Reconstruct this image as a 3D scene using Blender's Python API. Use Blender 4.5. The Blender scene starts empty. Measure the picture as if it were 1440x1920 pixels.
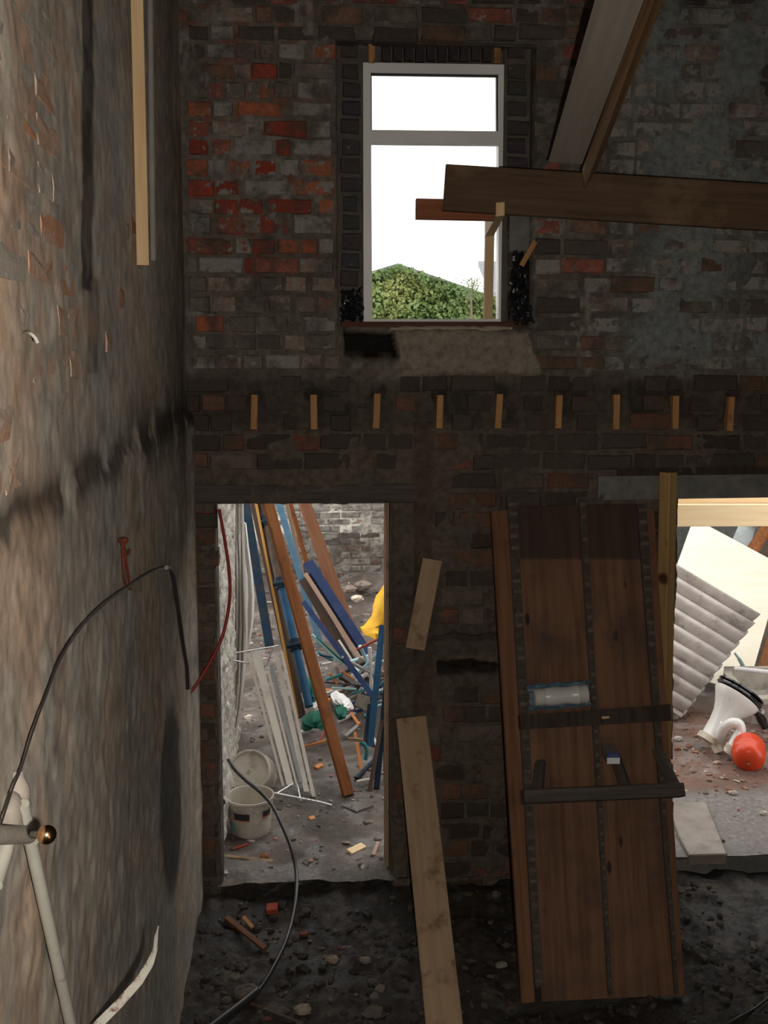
import bpy, math, random
import numpy as np
from mathutils import Vector, Matrix

random.seed(7)
RNG = np.random.default_rng(11)
scene = bpy.context.scene

# ---------------------------------------------------------------- camera, sky, flash, exposure
H = 2.85                       # eye height above the yard ground
F = 1900.0                     # focal length in pixels of the 1440 x 1920 frame
PITCH = math.radians(6.5)
YAW = math.atan(180.0 / F * math.cos(PITCH))
CY = 655.0 + F * math.tan(PITCH)
CX = 720.0
cam_data = bpy.data.cameras.new('camera')
cam = bpy.data.objects.new('camera', cam_data)
scene.collection.objects.link(cam)
cam.location = (0, 0, H)
cam.rotation_euler = (math.pi / 2 - PITCH, 0, -YAW)
cam_data.sensor_fit = 'AUTO'
cam_data.sensor_width = 36.0
cam_data.lens = F / 1920.0 * 36.0
cam_data.shift_y = (CY - 960.0) / 1920.0
cam_data.clip_start = 0.05
cam_data.clip_end = 200
scene.camera = cam

world = bpy.data.worlds.new('overcast_sky')
scene.world = world
world.use_nodes = True
bg = world.node_tree.nodes['Background']
bg.inputs['Color'].default_value = (1.0, 0.985, 0.955, 1)
bg.inputs['Strength'].default_value = 1.0

flash_data = bpy.data.lights.new('camera_flash', 'SPOT')     # the photographer's flash, right of the lens
flash_data.energy = 92.0
flash_data.color = (1.0, 0.92, 0.82)
flash_data.shadow_soft_size = 0.012
flash_data.spot_size = math.radians(95)
flash_data.spot_blend = 0.6
flash = bpy.data.objects.new('camera_flash', flash_data)
scene.collection.objects.link(flash)
flash.location = (0.08, 0.0, H - 0.05)
flash.rotation_euler = (math.pi / 2 - math.radians(8), 0, math.radians(2))

vs = scene.view_settings
vs.view_transform = 'Standard'
vs.look = 'None'
vs.gamma = 1.0
vs.use_curve_mapping = False
vs.exposure = 1.3
scene.cycles.max_bounces = 8
scene.cycles.use_denoising = True

# ---------------------------------------------------------------- camera geometry helpers
sp_, cp_, sy_, cy_ = math.sin(PITCH), math.cos(PITCH), math.sin(YAW), math.cos(YAW)
FW = Vector((sy_ * cp_, cy_ * cp_, -sp_))
RT = Vector((cy_, -sy_, 0))
UP = Vector((sy_ * sp_, cy_ * sp_, cp_))
CAM = Vector((0, 0, H))


def ray(px, py):
    return FW * F + RT * (px - CX) - UP * (py - CY)


def on_y(px, py, y):
    d = ray(px, py)
    return CAM + d * (y / d.y)


def on_z(px, py, z):
    d = ray(px, py)
    return CAM + d * ((z - H) / d.z)


def on_x(px, py, x):
    d = ray(px, py)
    return CAM + d * (x / d.x)


def on_plane(px, py, p0, n):
    d = ray(px, py)
    return CAM + d * ((p0 - CAM).dot(n) / d.dot(n))


def gy(px, py, z=0.0):
    """depth at which a pixel's ray meets the level z"""
    return on_z(px, py, z).y


def project(x, y, z):
    """numpy arrays of world coordinates to photograph pixels"""
    dx, dy, dz = x, y, z - H
    f = dx * FW.x + dy * FW.y + dz * FW.z
    r = dx * RT.x + dy * RT.y
    u = dx * UP.x + dy * UP.y + dz * UP.z
    return CX + F * r / f, CY - F * u / f


YW = 5.2                                     # inner face of the back wall
T = 0.23                                     # its thickness
XL = on_y(349, 700, YW).x                    # face of the left wall
FZ = -0.10                                   # floor inside
XR = 3.4
YB = -2.6
ZC = 5.75
DZ = H - 2.70

# ---------------------------------------------------------------- noise
def vnoise(x, y, sc, seed):
    n = 64
    lat = np.random.default_rng(seed).random((n, n))
    fx, fy = x * sc + 1000.3, y * sc + 1000.7
    ix, iy = np.floor(fx).astype(int), np.floor(fy).astype(int)
    tx, ty = fx - ix, fy - iy
    tx, ty = tx * tx * (3 - 2 * tx), ty * ty * (3 - 2 * ty)
    a, b = lat[ix % n, iy % n], lat[(ix + 1) % n, iy % n]
    c, d = lat[ix % n, (iy + 1) % n], lat[(ix + 1) % n, (iy + 1) % n]
    return (a * (1 - tx) + b * tx) * (1 - ty) + (c * (1 - tx) + d * tx) * ty


def fbm(x, y, sc, seed, oct=4, gain=0.5):
    s, a, t = 0.0, 1.0, 0.0
    for k in range(oct):
        s = s + a * vnoise(x, y, sc * 2.03 ** k, seed + k * 17)
        t += a
        a *= gain
    return s / t


def sstep(x, a, b):
    t = np.clip((x - a) / (b - a), 0, 1)
    return t * t * (3 - 2 * t)


def inside(px, py, x0, y0, x1, y1, s=6.0):
    """soft rectangle mask in two coordinates"""
    return sstep(px, x0 - s, x0 + s) * (1 - sstep(px, x1 - s, x1 + s)) * sstep(py, y0 - s, y0 + s) * (1 - sstep(py, y1 - s, y1 + s))


# ---------------------------------------------------------------- materials
class NT:
    def __init__(self, name):
        self.m = bpy.data.materials.new(name)
        self.m.use_nodes = True
        self.t = self.m.node_tree
        self.b = self.t.nodes['Principled BSDF']

    def n(self, typ, **kw):
        nd = self.t.nodes.new(typ)
        for k, v in kw.items():
            setattr(nd, k, v)
        return nd

    def l(self, a, b):
        self.t.links.new(a, b)


def c4(c):
    return (c[0], c[1], c[2], 1.0)


def coords(nt, world_pos, stretch, rnd):
    if world_pos:
        src = nt.n('ShaderNodeNewGeometry').outputs['Position']
    else:
        src = nt.n('ShaderNodeTexCoord').outputs['Object']
    if rnd:
        oi = nt.n('ShaderNodeObjectInfo')
        mul = nt.n('ShaderNodeMath', operation='MULTIPLY')
        mul.inputs[1].default_value = 41.0
        nt.l(oi.outputs['Random'], mul.inputs[0])
        add = nt.n('ShaderNodeVectorMath', operation='ADD')
        nt.l(src, add.inputs[0])
        nt.l(mul.outputs[0], add.inputs[1])
        src = add.outputs[0]
    mp = nt.n('ShaderNodeMapping')
    mp.inputs['Scale'].default_value = stretch
    nt.l(src, mp.inputs['Vector'])
    return mp.outputs[0]


def noise(nt, vec, sc, detail=5, rough=0.6):
    t = nt.n('ShaderNodeTexNoise')
    t.inputs['Scale'].default_value = sc
    t.inputs['Detail'].default_value = detail
    t.inputs['Roughness'].default_value = rough
    nt.l(vec, t.inputs['Vector'])
    return t.outputs['Fac']


def maprange(nt, v, a, b, c=0.0, d=1.0):
    t = nt.n('ShaderNodeMapRange')
    t.inputs['From Min'].default_value = a
    t.inputs['From Max'].default_value = b
    t.inputs['To Min'].default_value = c
    t.inputs['To Max'].default_value = d
    nt.l(v, t.inputs['Value'])
    return t.outputs['Result']


def mix(nt, fac, a, b, mode='MIX'):
    t = nt.n('ShaderNodeMix', data_type='RGBA', blend_type=mode)
    for sock, v in ((t.inputs[0], fac), (t.inputs[6], a), (t.inputs[7], b)):
        if isinstance(v, (int, float)):
            sock.default_value = v
        elif isinstance(v, tuple):
            sock.default_value = c4(v)
        else:
            nt.l(v, sock)
    return t.outputs[2]


def mk(name, cols, sc=8, stretch=(1, 1, 1), detail=5, rough=(0.7, 0.92), bump=0.25, bd=0.01, bsc=None, metal=0.0, spec=0.4,
       dirt=None, world_pos=False, rnd=True, attr=None, wet=False, knots=None, objcol=False, coat=0.0, band=None):
    nt = NT(name)
    v = coords(nt, world_pos, stretch, rnd)
    f = noise(nt, v, sc, detail)
    if len(cols) == 1:
        col = mix(nt, 0.0, cols[0], cols[0])
    else:
        r = nt.n('ShaderNodeValToRGB')
        el = r.color_ramp.elements
        k = len(cols)
        for i, c in enumerate(cols):
            pos = 0.28 + 0.44 * i / (k - 1)
            e = el[i] if i < 2 else el.new(pos)
            e.position = pos
            e.color = c4(c)
        nt.l(f, r.inputs[0])
        col = r.outputs[0]
    alpha = None
    if attr:
        a = nt.n('ShaderNodeAttribute', attribute_type='GEOMETRY', attribute_name=attr)
        col = mix(nt, 1.0, a.outputs['Color'], col, 'MULTIPLY')
        alpha = a.outputs['Alpha']
    if objcol:
        oi = nt.n('ShaderNodeObjectInfo')
        col = mix(nt, 1.0, oi.outputs['Color'], col, 'MULTIPLY')
        alpha = oi.outputs['Alpha']
    if knots:
        kc, kx, kz, kr = knots
        kv = coords(nt, False, (kx, kx * 0.3, kz), rnd)
        vo = nt.n('ShaderNodeTexVoronoi')
        vo.inputs['Scale'].default_value = 1.0
        nt.l(kv, vo.inputs['Vector'])
        col = mix(nt, maprange(nt, vo.outputs['Distance'], kr, kr * 0.5), col, kc)
    if dirt:
        dc, dsc, lo, hi, amt = dirt
        dv = coords(nt, world_pos, (1, 1, 1), rnd)
        df = maprange(nt, noise(nt, dv, dsc, 6, 0.65), lo, hi, 0.0, amt)
        col = mix(nt, df, col, dc)
    if band:
        sx = nt.n('ShaderNodeSeparateXYZ')
        nt.l(nt.n('ShaderNodeTexCoord').outputs['Object'], sx.inputs[0])
        col = mix(nt, maprange(nt, sx.outputs['Z'], band[0], band[0] + .015, 0, band[2]), col, band[1])
    nt.l(col, nt.b.inputs['Base Color'])
    if wet and alpha is not None:
        nw = noise(nt, coords(nt, True, (1, 1, 1), False), 30, 4)
        rr = nt.n('ShaderNodeMath', operation='MULTIPLY')
        nt.l(maprange(nt, nw, 0.35, 0.65, 0.55, 1.1), rr.inputs[0])
        nt.l(maprange(nt, alpha, 0, 1, rough[1], rough[0]), rr.inputs[1])
        nt.l(rr.outputs[0], nt.b.inputs['Roughness'])
    else:
        nt.l(maprange(nt, f, 0.3, 0.7, rough[1], rough[0]), nt.b.inputs['Roughness'])
    nt.b.inputs['Metallic'].default_value = metal
    nt.b.inputs['Specular IOR Level'].default_value = spec
    nt.b.inputs['Coat Weight'].default_value = coat
    if bump:
        bn = nt.n('ShaderNodeBump')
        bn.inputs['Strength'].default_value = bump
        bn.inputs['Distance'].default_value = bd
        nt.l(noise(nt, v, bsc or sc * 4, 5, 0.7), bn.inputs['Height'])
        nt.l(bn.outputs[0], nt.b.inputs['Normal'])
    return nt.m


def brick_mat(name, attr, grime_amt=0.8, grime_col=(0.055, 0.046, 0.038)):
    """brick colour from the object (or the vertex attribute), its alpha = how much limewash clings to it"""
    nt = NT(name)
    pos = coords(nt, True, (1, 1, 1), False)
    if attr:
        s = nt.n('ShaderNodeAttribute', attribute_type='GEOMETRY', attribute_name='tint')
    else:
        s = nt.n('ShaderNodeObjectInfo')
    col = mix(nt, 1.0, s.outputs['Color'], mix(nt, noise(nt, pos, 55, 6, 0.7), (0.45, 0.45, 0.45), (1.5, 1.5, 1.5)), 'MULTIPLY')
    big = noise(nt, pos, 17, 5, 0.6)
    th = nt.n('ShaderNodeMath', operation='SUBTRACT')
    nt.l(maprange(nt, s.outputs['Alpha'], 0, 1, 0.82, 0.22), th.inputs[1])
    nt.l(big, th.inputs[0])
    patch = maprange(nt, th.outputs[0], 0.0, 0.05)
    wash = mix(nt, noise(nt, pos, 70, 5, 0.7), (0.12, 0.108, 0.095), (0.33, 0.31, 0.275))
    col = mix(nt, patch, col, wash)
    grime = maprange(nt, noise(nt, pos, 9, 6, 0.65), 0.46, 0.64, 0.0, grime_amt)
    col = mix(nt, grime, col, grime_col)
    nt.l(col, nt.b.inputs['Base Color'])
    nt.b.inputs['Roughness'].default_value = 0.9
    nt.b.inputs['Specular IOR Level'].default_value = 0.25
    bn = nt.n('ShaderNodeBump')
    bn.inputs['Strength'].default_value = 0.5
    bn.inputs['Distance'].default_value = 0.006
    nt.l(noise(nt, pos, 90, 5, 0.7), bn.inputs['Height'])
    nt.l(bn.outputs[0], nt.b.inputs['Normal'])
    return nt.m


def glass_mat(name):
    nt = NT(name)
    t = nt.t
    t.nodes.remove(nt.b)
    out = [n for n in t.nodes if n.type == 'OUTPUT_MATERIAL'][0]
    tr = nt.n('ShaderNodeBsdfTransparent')
    gl = nt.n('ShaderNodeBsdfGlossy')
    gl.inputs['Roughness'].default_value = 0.02
    fr = nt.n('ShaderNodeFresnel')
    fr.inputs['IOR'].default_value = 1.45
    mx = nt.n('ShaderNodeMixShader')
    nt.l(fr.outputs[0], mx.inputs[0])
    nt.l(tr.outputs[0], mx.inputs[1])
    nt.l(gl.outputs[0], mx.inputs[2])
    nt.l(mx.outputs[0], out.inputs['Surface'])
    return nt.m


ONE = [(0.62, 0.62, 0.62), (1.0, 1.0, 1.0), (1.35, 1.35, 1.35)]
M = {}
M['brick'] = brick_mat('old_brick', False)
M['brick_pale'] = brick_mat('plastered_brick', False, 0.9, (0.36, 0.315, 0.26))
M['brick_set'] = brick_mat('old_brick_field', True)
M['mortar'] = mk('sooty_mortar', ONE, sc=26, world_pos=True, rnd=False, attr='tint', bump=0.7, bd=0.008, bsc=60, rough=(0.85, 0.98), spec=0.2)
M['render'] = mk('old_render', [(0.74, 0.74, 0.74), (1, 1, 1), (1.22, 1.22, 1.22)], sc=24, stretch=(1, 1.3, 0.8), world_pos=True, rnd=False, attr='tint', bump=0.28, bd=0.004, bsc=90, rough=(0.85, 0.98), spec=0.2)
M['earth'] = mk('wet_earth', ONE, sc=30, world_pos=True, rnd=False, attr='tint', wet=True, bump=0.8, bd=0.012, bsc=60, rough=(0.22, 0.95), spec=0.5)
M['stone_set'] = mk('rubble_stone', ONE, sc=25, world_pos=True, rnd=False, attr='tint', bump=0.5, bd=0.006, rough=(0.6, 0.95))
M['stone'] = mk('loose_stone', ONE, sc=25, objcol=True, bump=0.5, bd=0.006, rough=(0.6, 0.95))
M['core'] = mk('wall_core', [(0.06, 0.05, 0.042), (0.11, 0.09, 0.075)], sc=12, world_pos=True, rnd=False, bump=0.6)
M['whitewash'] = mk('flaking_whitewash', [(0.30, 0.26, 0.21), (0.66, 0.62, 0.55), (0.80, 0.77, 0.70)], sc=16, world_pos=True, rnd=False, bump=0.8, bd=0.02, dirt=((0.16, 0.12, 0.09), 5, 0.55, 0.72, 0.8))
M['concrete'] = mk('grey_concrete', [(0.10, 0.098, 0.09), (0.17, 0.165, 0.15)], sc=14, world_pos=True, rnd=False, bump=0.4)
M['upvc'] = mk('white_frame', [(0.62, 0.61, 0.60), (0.72, 0.71, 0.70)], sc=3, bump=0.03, rough=(0.35, 0.5), spec=0.5)
M['gasket'] = mk('black_gasket', [(0.02, 0.02, 0.02)], bump=0)
M['glass'] = glass_mat('clear_glass')
GR = (14, 14, 0.9)
M['pine'] = mk('new_pine', [(0.50, 0.33, 0.17), (0.62, 0.44, 0.25)], sc=2.2, stretch=GR, knots=((0.20, 0.09, 0.035), 9, 3.2, 0.13), bump=0.1)
M['pine_bright'] = mk('fresh_pine', [(0.80, 0.58, 0.33), (0.90, 0.70, 0.44)], sc=2.0, stretch=GR, knots=((0.42, 0.2, 0.08), 8, 3.0, 0.12), bump=0.08)
M['pine_dirty'] = mk('dirty_board', [(0.26, 0.17, 0.10), (0.36, 0.25, 0.15)], sc=2.2, stretch=GR, bump=0.15, dirt=((0.10, 0.055, 0.03), 9, 0.53, 0.68, 0.75))
M['joist'] = mk('joist_timber', [(0.30, 0.145, 0.05), (0.44, 0.23, 0.09)], sc=2.2, stretch=GR, bump=0.15, dirt=((0.10, 0.05, 0.02), 14, 0.56, 0.7, 0.7))
M['beam'] = mk('old_brown_beam', [(0.052, 0.029, 0.014), (0.095, 0.054, 0.026)], sc=2.4, stretch=GR, bump=0.2, dirt=((0.17, 0.105, 0.052), 2.6, 0.53, 0.7, 0.7))
M['beam_red'] = mk('red_brown_timber', [(0.16, 0.05, 0.018), (0.26, 0.095, 0.035)], sc=2.4, stretch=GR, bump=0.2)
M['rafter_grey'] = mk('grey_planed_timber', [(0.20, 0.178, 0.15), (0.27, 0.24, 0.20)], sc=2.0, stretch=GR, bump=0.08)
M['rafter_brown'] = mk('brown_planed_timber', [(0.21, 0.115, 0.05), (0.32, 0.19, 0.085)], sc=2.4, stretch=GR, bump=0.1)
M['old_board'] = mk('old_stained_board', [(0.088, 0.041, 0.020), (0.168, 0.082, 0.042)], sc=2.3, stretch=(16, 16, 0.7), knots=((0.02, 0.009, 0.005), 8, 3.4, 0.13), bump=0.25, dirt=((0.045, 0.030, 0.022), 3.5, 0.46, 0.70, 0.7), band=(2.02, (0.022, 0.013, 0.009), .75))
M['old_edge'] = mk('old_brown_edge', [(0.10, 0.042, 0.018), (0.165, 0.075, 0.034)], sc=2.3, stretch=(16, 16, 0.7), bump=0.2, dirt=((0.04, 0.022, 0.014), 5, 0.52, 0.72, 0.7))
M['old_dark'] = mk('dark_sooted_wood', [(0.022, 0.014, 0.010), (0.045, 0.028, 0.020)], sc=3, stretch=GR, bump=0.3)
M['old_dark_grey'] = mk('dark_grey_wood', [(0.040, 0.033, 0.027), (0.085, 0.070, 0.058)], sc=3, stretch=GR, bump=0.3)
M['notch'] = mk('notched_strip', [(0.035, 0.025, 0.019), (0.065, 0.047, 0.036)], sc=30, bump=0.3)
M['notch_pale'] = mk('notch_face', [(0.06, 0.046, 0.037), (0.12, 0.092, 0.075)], sc=30, bump=0.2)
M['dirty_post'] = mk('yellowed_post', [(0.27, 0.155, 0.055), (0.40, 0.25, 0.10)], sc=2.2, stretch=GR, knots=((0.07, 0.025, 0.01), 9, 3.4, 0.14), bump=0.12)
M['wood_orange'] = mk('orange_brown_timber', [(0.165, 0.050, 0.012), (0.29, 0.105, 0.028)], sc=2.2, stretch=GR, bump=0.15, dirt=((0.10, 0.035, 0.012), 6, 0.54, 0.7, 0.7))
M['wood_brown'] = mk('mid_brown_timber', [(0.14, 0.055, 0.024), (0.22, 0.095, 0.045)], sc=2.2, stretch=GR, bump=0.15)
M['wood_black'] = mk('dark_timber', [(0.045, 0.030, 0.022), (0.09, 0.058, 0.04)], sc=2.2, stretch=GR, bump=0.15)
M['wood_yellow'] = mk('yellow_edge', [(0.36, 0.17, 0.03), (0.50, 0.26, 0.06)], sc=2.2, stretch=GR, bump=0.1)
M['wood_pink'] = mk('pinkish_timber', [(0.32, 0.21, 0.15), (0.42, 0.29, 0.22)], sc=2.2, stretch=GR, bump=0.1)
M['navy'] = mk('navy_paint', [(0.013, 0.026, 0.078), (0.021, 0.040, 0.112)], sc=6, bump=0.05, rough=(0.6, 0.8), spec=0.2, dirt=((0.09, 0.07, 0.06), 8, 0.6, 0.75, 0.5))
M['blue'] = mk('blue_paint', [(0.012, 0.055, 0.118), (0.022, 0.085, 0.175)], sc=6, bump=0.05, rough=(0.6, 0.8), spec=0.2, dirt=((0.05, 0.04, 0.035), 8, 0.55, 0.7, 0.6))
M['pale_blue'] = mk('weathered_blue_paint', [(0.06, 0.15, 0.25), (0.14, 0.26, 0.37)], sc=6, bump=0.05, rough=(0.6, 0.8), spec=0.2)
M['blue_dark'] = mk('dark_blue_paint', [(0.006, 0.016, 0.030), (0.010, 0.027, 0.048)], sc=6, bump=0.05, rough=(0.6, 0.8), spec=0.2, dirt=((0.04, 0.03, 0.025), 8, 0.5, 0.7, 0.7))
M['teal'] = mk('teal_paint', [(0.03, 0.15, 0.17), (0.07, 0.25, 0.28)], sc=6, bump=0.05, rough=(0.6, 0.8), spec=0.2)
M['pale_teal'] = mk('pale_teal_paint', [(0.28, 0.46, 0.48), (0.42, 0.60, 0.62)], sc=6, bump=0.05, rough=(0.4, 0.6))
M['green'] = mk('green_sheet', [(0.006, 0.075, 0.050), (0.016, 0.14, 0.095)], sc=5, bump=0.2, rough=(0.6, 0.8), spec=0.2)
M['white_pipe'] = mk('white_plastic', [(0.58, 0.55, 0.56), (0.74, 0.71, 0.72)], sc=6, bump=0.03, rough=(0.4, 0.6), dirt=((0.25, 0.2, 0.17), 9, 0.6, 0.75, 0.5))
M['grey_pipe'] = mk('grey_plastic', [(0.24, 0.22, 0.215), (0.38, 0.35, 0.34)], sc=6, bump=0.05, rough=(0.4, 0.6))
M['red'] = mk('red_paint', [(0.26, 0.045, 0.03), (0.38, 0.08, 0.05)], sc=6, bump=0.05, rough=(0.6, 0.8), spec=0.2)
M['orange'] = mk('orange_wood', [(0.50, 0.17, 0.045), (0.62, 0.25, 0.08)], sc=6, bump=0.1)
M['yellow'] = mk('yellow_sack', [(0.72, 0.36, 0.006), (0.86, 0.50, 0.012)], sc=5, bump=0.15, bd=0.02, rough=(0.45, 0.6))
M['cream_metal'] = mk('cream_metal', [(0.60, 0.56, 0.49), (0.74, 0.70, 0.63)], sc=5, bump=0.05, rough=(0.4, 0.6), dirt=((0.26, 0.22, 0.18), 7, 0.56, 0.72, 0.6))
M['zinc'] = mk('galvanised_channel', [(0.27, 0.30, 0.30), (0.38, 0.41, 0.41)], sc=8, bump=0.05, rough=(0.3, 0.5), metal=0.3)
M['steel'] = mk('bright_steel', [(0.55, 0.55, 0.54), (0.75, 0.75, 0.74)], sc=30, bump=0.1, rough=(0.25, 0.45), metal=0.8)
M['bucket'] = mk('dirty_tub', [(0.40, 0.36, 0.30), (0.58, 0.54, 0.47)], sc=7, bump=0.1, rough=(0.4, 0.65), dirt=((0.17, 0.135, 0.10), 6, 0.5, 0.68, 0.8))
M['bucket_black'] = mk('black_print', [(0.03, 0.026, 0.03)], bump=0, rough=(0.5, 0.6))
M['bucket_orange'] = mk('orange_print', [(0.45, 0.13, 0.06)], bump=0, rough=(0.5, 0.6))
M['bucket_teal'] = mk('teal_print', [(0.16, 0.36, 0.37)], bump=0, rough=(0.5, 0.6))
M['rubber'] = mk('black_rubber', [(0.022, 0.020, 0.020), (0.04, 0.036, 0.036)], sc=8, bump=0.05, rough=(0.3, 0.5), spec=0.6)
M['cable_red'] = mk('red_cable', [(0.24, 0.018, 0.014), (0.32, 0.03, 0.02)], sc=8, bump=0.0, rough=(0.4, 0.6))
M['copper'] = mk('copper_wire', [(0.13, 0.032, 0.02), (0.22, 0.06, 0.033)], sc=8, bump=0.0, rough=(0.35, 0.5), metal=0.3)
M['brass'] = mk('tarnished_brass', [(0.42, 0.24, 0.12), (0.62, 0.42, 0.24)], sc=8, bump=0.02, rough=(0.12, 0.22), metal=1.0)
M['pipe_grey'] = mk('grey_painted_pipe', [(0.34, 0.33, 0.28), (0.43, 0.42, 0.36)], sc=9, bump=0.08, rough=(0.5, 0.7), dirt=((0.12, 0.10, 0.085), 16, 0.6, 0.72, 0.7))
M['daub'] = mk('plaster_daub', [(0.27, 0.24, 0.20), (0.36, 0.32, 0.27)], sc=18, bump=0.3, bd=0.006)
M['conduit'] = mk('grey_conduit', [(0.20, 0.185, 0.165), (0.27, 0.25, 0.225)], sc=9, bump=0.1)
M['strip'] = mk('flaking_white_strip', [(0.60, 0.57, 0.50), (0.72, 0.69, 0.62)], sc=12, bump=0.2, dirt=((0.20, 0.10, 0.06), 22, 0.50, 0.58, 0.9))
M['black_plastic'] = mk('black_polythene', [(0.010, 0.010, 0.011), (0.018, 0.018, 0.02)], sc=8, bump=0.3, bd=0.01, rough=(0.12, 0.3), spec=0.7)
M['foam'] = mk('pale_foam', [(0.26, 0.22, 0.15), (0.36, 0.31, 0.22)], sc=25, bump=0.5)
M['sill'] = mk('red_stained_sill', [(0.055, 0.018, 0.010), (0.10, 0.034, 0.017)], sc=2.4, stretch=(0.9, 14, 14), bump=0.15)
M['dust_sheet'] = mk('pale_dust_sheet', [(0.46, 0.43, 0.39), (0.62, 0.59, 0.55)], sc=5, stretch=(1, 1, 0.3), bump=0.1)
M['white_sheet'] = mk('white_polythene', [(0.70, 0.69, 0.66), (0.80, 0.79, 0.77)], sc=5, bump=0.15, rough=(0.4, 0.6))
M['ply'] = mk('pale_plywood', [(0.88, 0.80, 0.64), (0.94, 0.89, 0.76)], sc=1.6, stretch=(2, 8, 8), bump=0.04, dirt=((0.5, 0.36, 0.22), 14, 0.68, 0.74, 0.6))
M['ply_edge'] = mk('dark_panel', [(0.15, 0.055, 0.018), (0.26, 0.105, 0.038)], sc=2.4, stretch=GR, bump=0.1)
M['asbestos'] = mk('fibre_cement', [(0.46, 0.41, 0.385), (0.62, 0.57, 0.54)], sc=9, bump=0.3, dirt=((0.14, 0.11, 0.095), 6, 0.54, 0.7, 0.6))
M['ceramic'] = mk('white_ceramic', [(0.74, 0.72, 0.69), (0.82, 0.80, 0.77)], sc=4, bump=0.0, rough=(0.08, 0.14), spec=0.6, dirt=((0.40, 0.30, 0.22), 11, 0.64, 0.72, 0.6))
M['ceramic_foot'] = mk('stained_ceramic', [(0.50, 0.42, 0.32), (0.66, 0.60, 0.50)], sc=8, bump=0.2, rough=(0.4, 0.6), dirt=((0.22, 0.12, 0.08), 14, 0.52, 0.65, 0.7))
M['black_seat'] = mk('black_seat', [(0.012, 0.012, 0.014)], bump=0, rough=(0.1, 0.15), spec=0.7)
M['vessel'] = mk('red_orange_vessel', [(0.62, 0.045, 0.012), (0.72, 0.07, 0.018)], sc=4, bump=0.05, rough=(0.25, 0.4), coat=0.2, dirt=((0.25, 0.03, 0.015), 12, 0.62, 0.72, 0.6))
M['stoneware'] = mk('grey_stone_sink', [(0.30, 0.27, 0.23), (0.42, 0.39, 0.33)], sc=10, bump=0.3, dirt=((0.12, 0.10, 0.08), 8, 0.52, 0.7, 0.7))
M['slab'] = mk('wet_paving_slab', [(0.16, 0.13, 0.105), (0.26, 0.215, 0.18)], sc=7, bump=0.25, rough=(0.25, 0.6), spec=0.5)
M['jar'] = mk('cloudy_plastic_pipe', [(0.44, 0.43, 0.40), (0.52, 0.51, 0.48)], sc=4, bump=0.0, rough=(0.25, 0.35))
M['blue_poly'] = mk('blue_polythene', [(0.05, 0.10, 0.14), (0.11, 0.18, 0.23)], sc=18, bump=0.6, bd=0.01, rough=(0.1, 0.25), spec=0.7)
M['card_white'] = mk('white_card', [(0.66, 0.64, 0.66)], bump=0, rough=(0.5, 0.6))
M['card_blue'] = mk('blue_card', [(0.035, 0.05, 0.20)], bump=0, rough=(0.5, 0.6))
M['card_grey'] = mk('grey_card', [(0.14, 0.125, 0.13)], bump=0, rough=(0.5, 0.6))
M['slate'] = mk('grey_roof_slate', [(0.15, 0.165, 0.18), (0.24, 0.26, 0.275)], sc=8, bump=0.1)
M['ivy_wall'] = mk('ivy_shade', [(0.035, 0.06, 0.022), (0.07, 0.10, 0.035)], sc=6, bump=0.5)
M['ivy'] = mk('ivy_leaf', [(0.045, 0.085, 0.024), (0.11, 0.17, 0.048), (0.26, 0.26, 0.075)], sc=0.9, world_pos=True, rnd=False, detail=6, bump=0, rough=(0.4, 0.6))
M['twig'] = mk('twig_bark', [(0.10, 0.075, 0.05), (0.16, 0.12, 0.085)], sc=8, bump=0.1)


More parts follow.
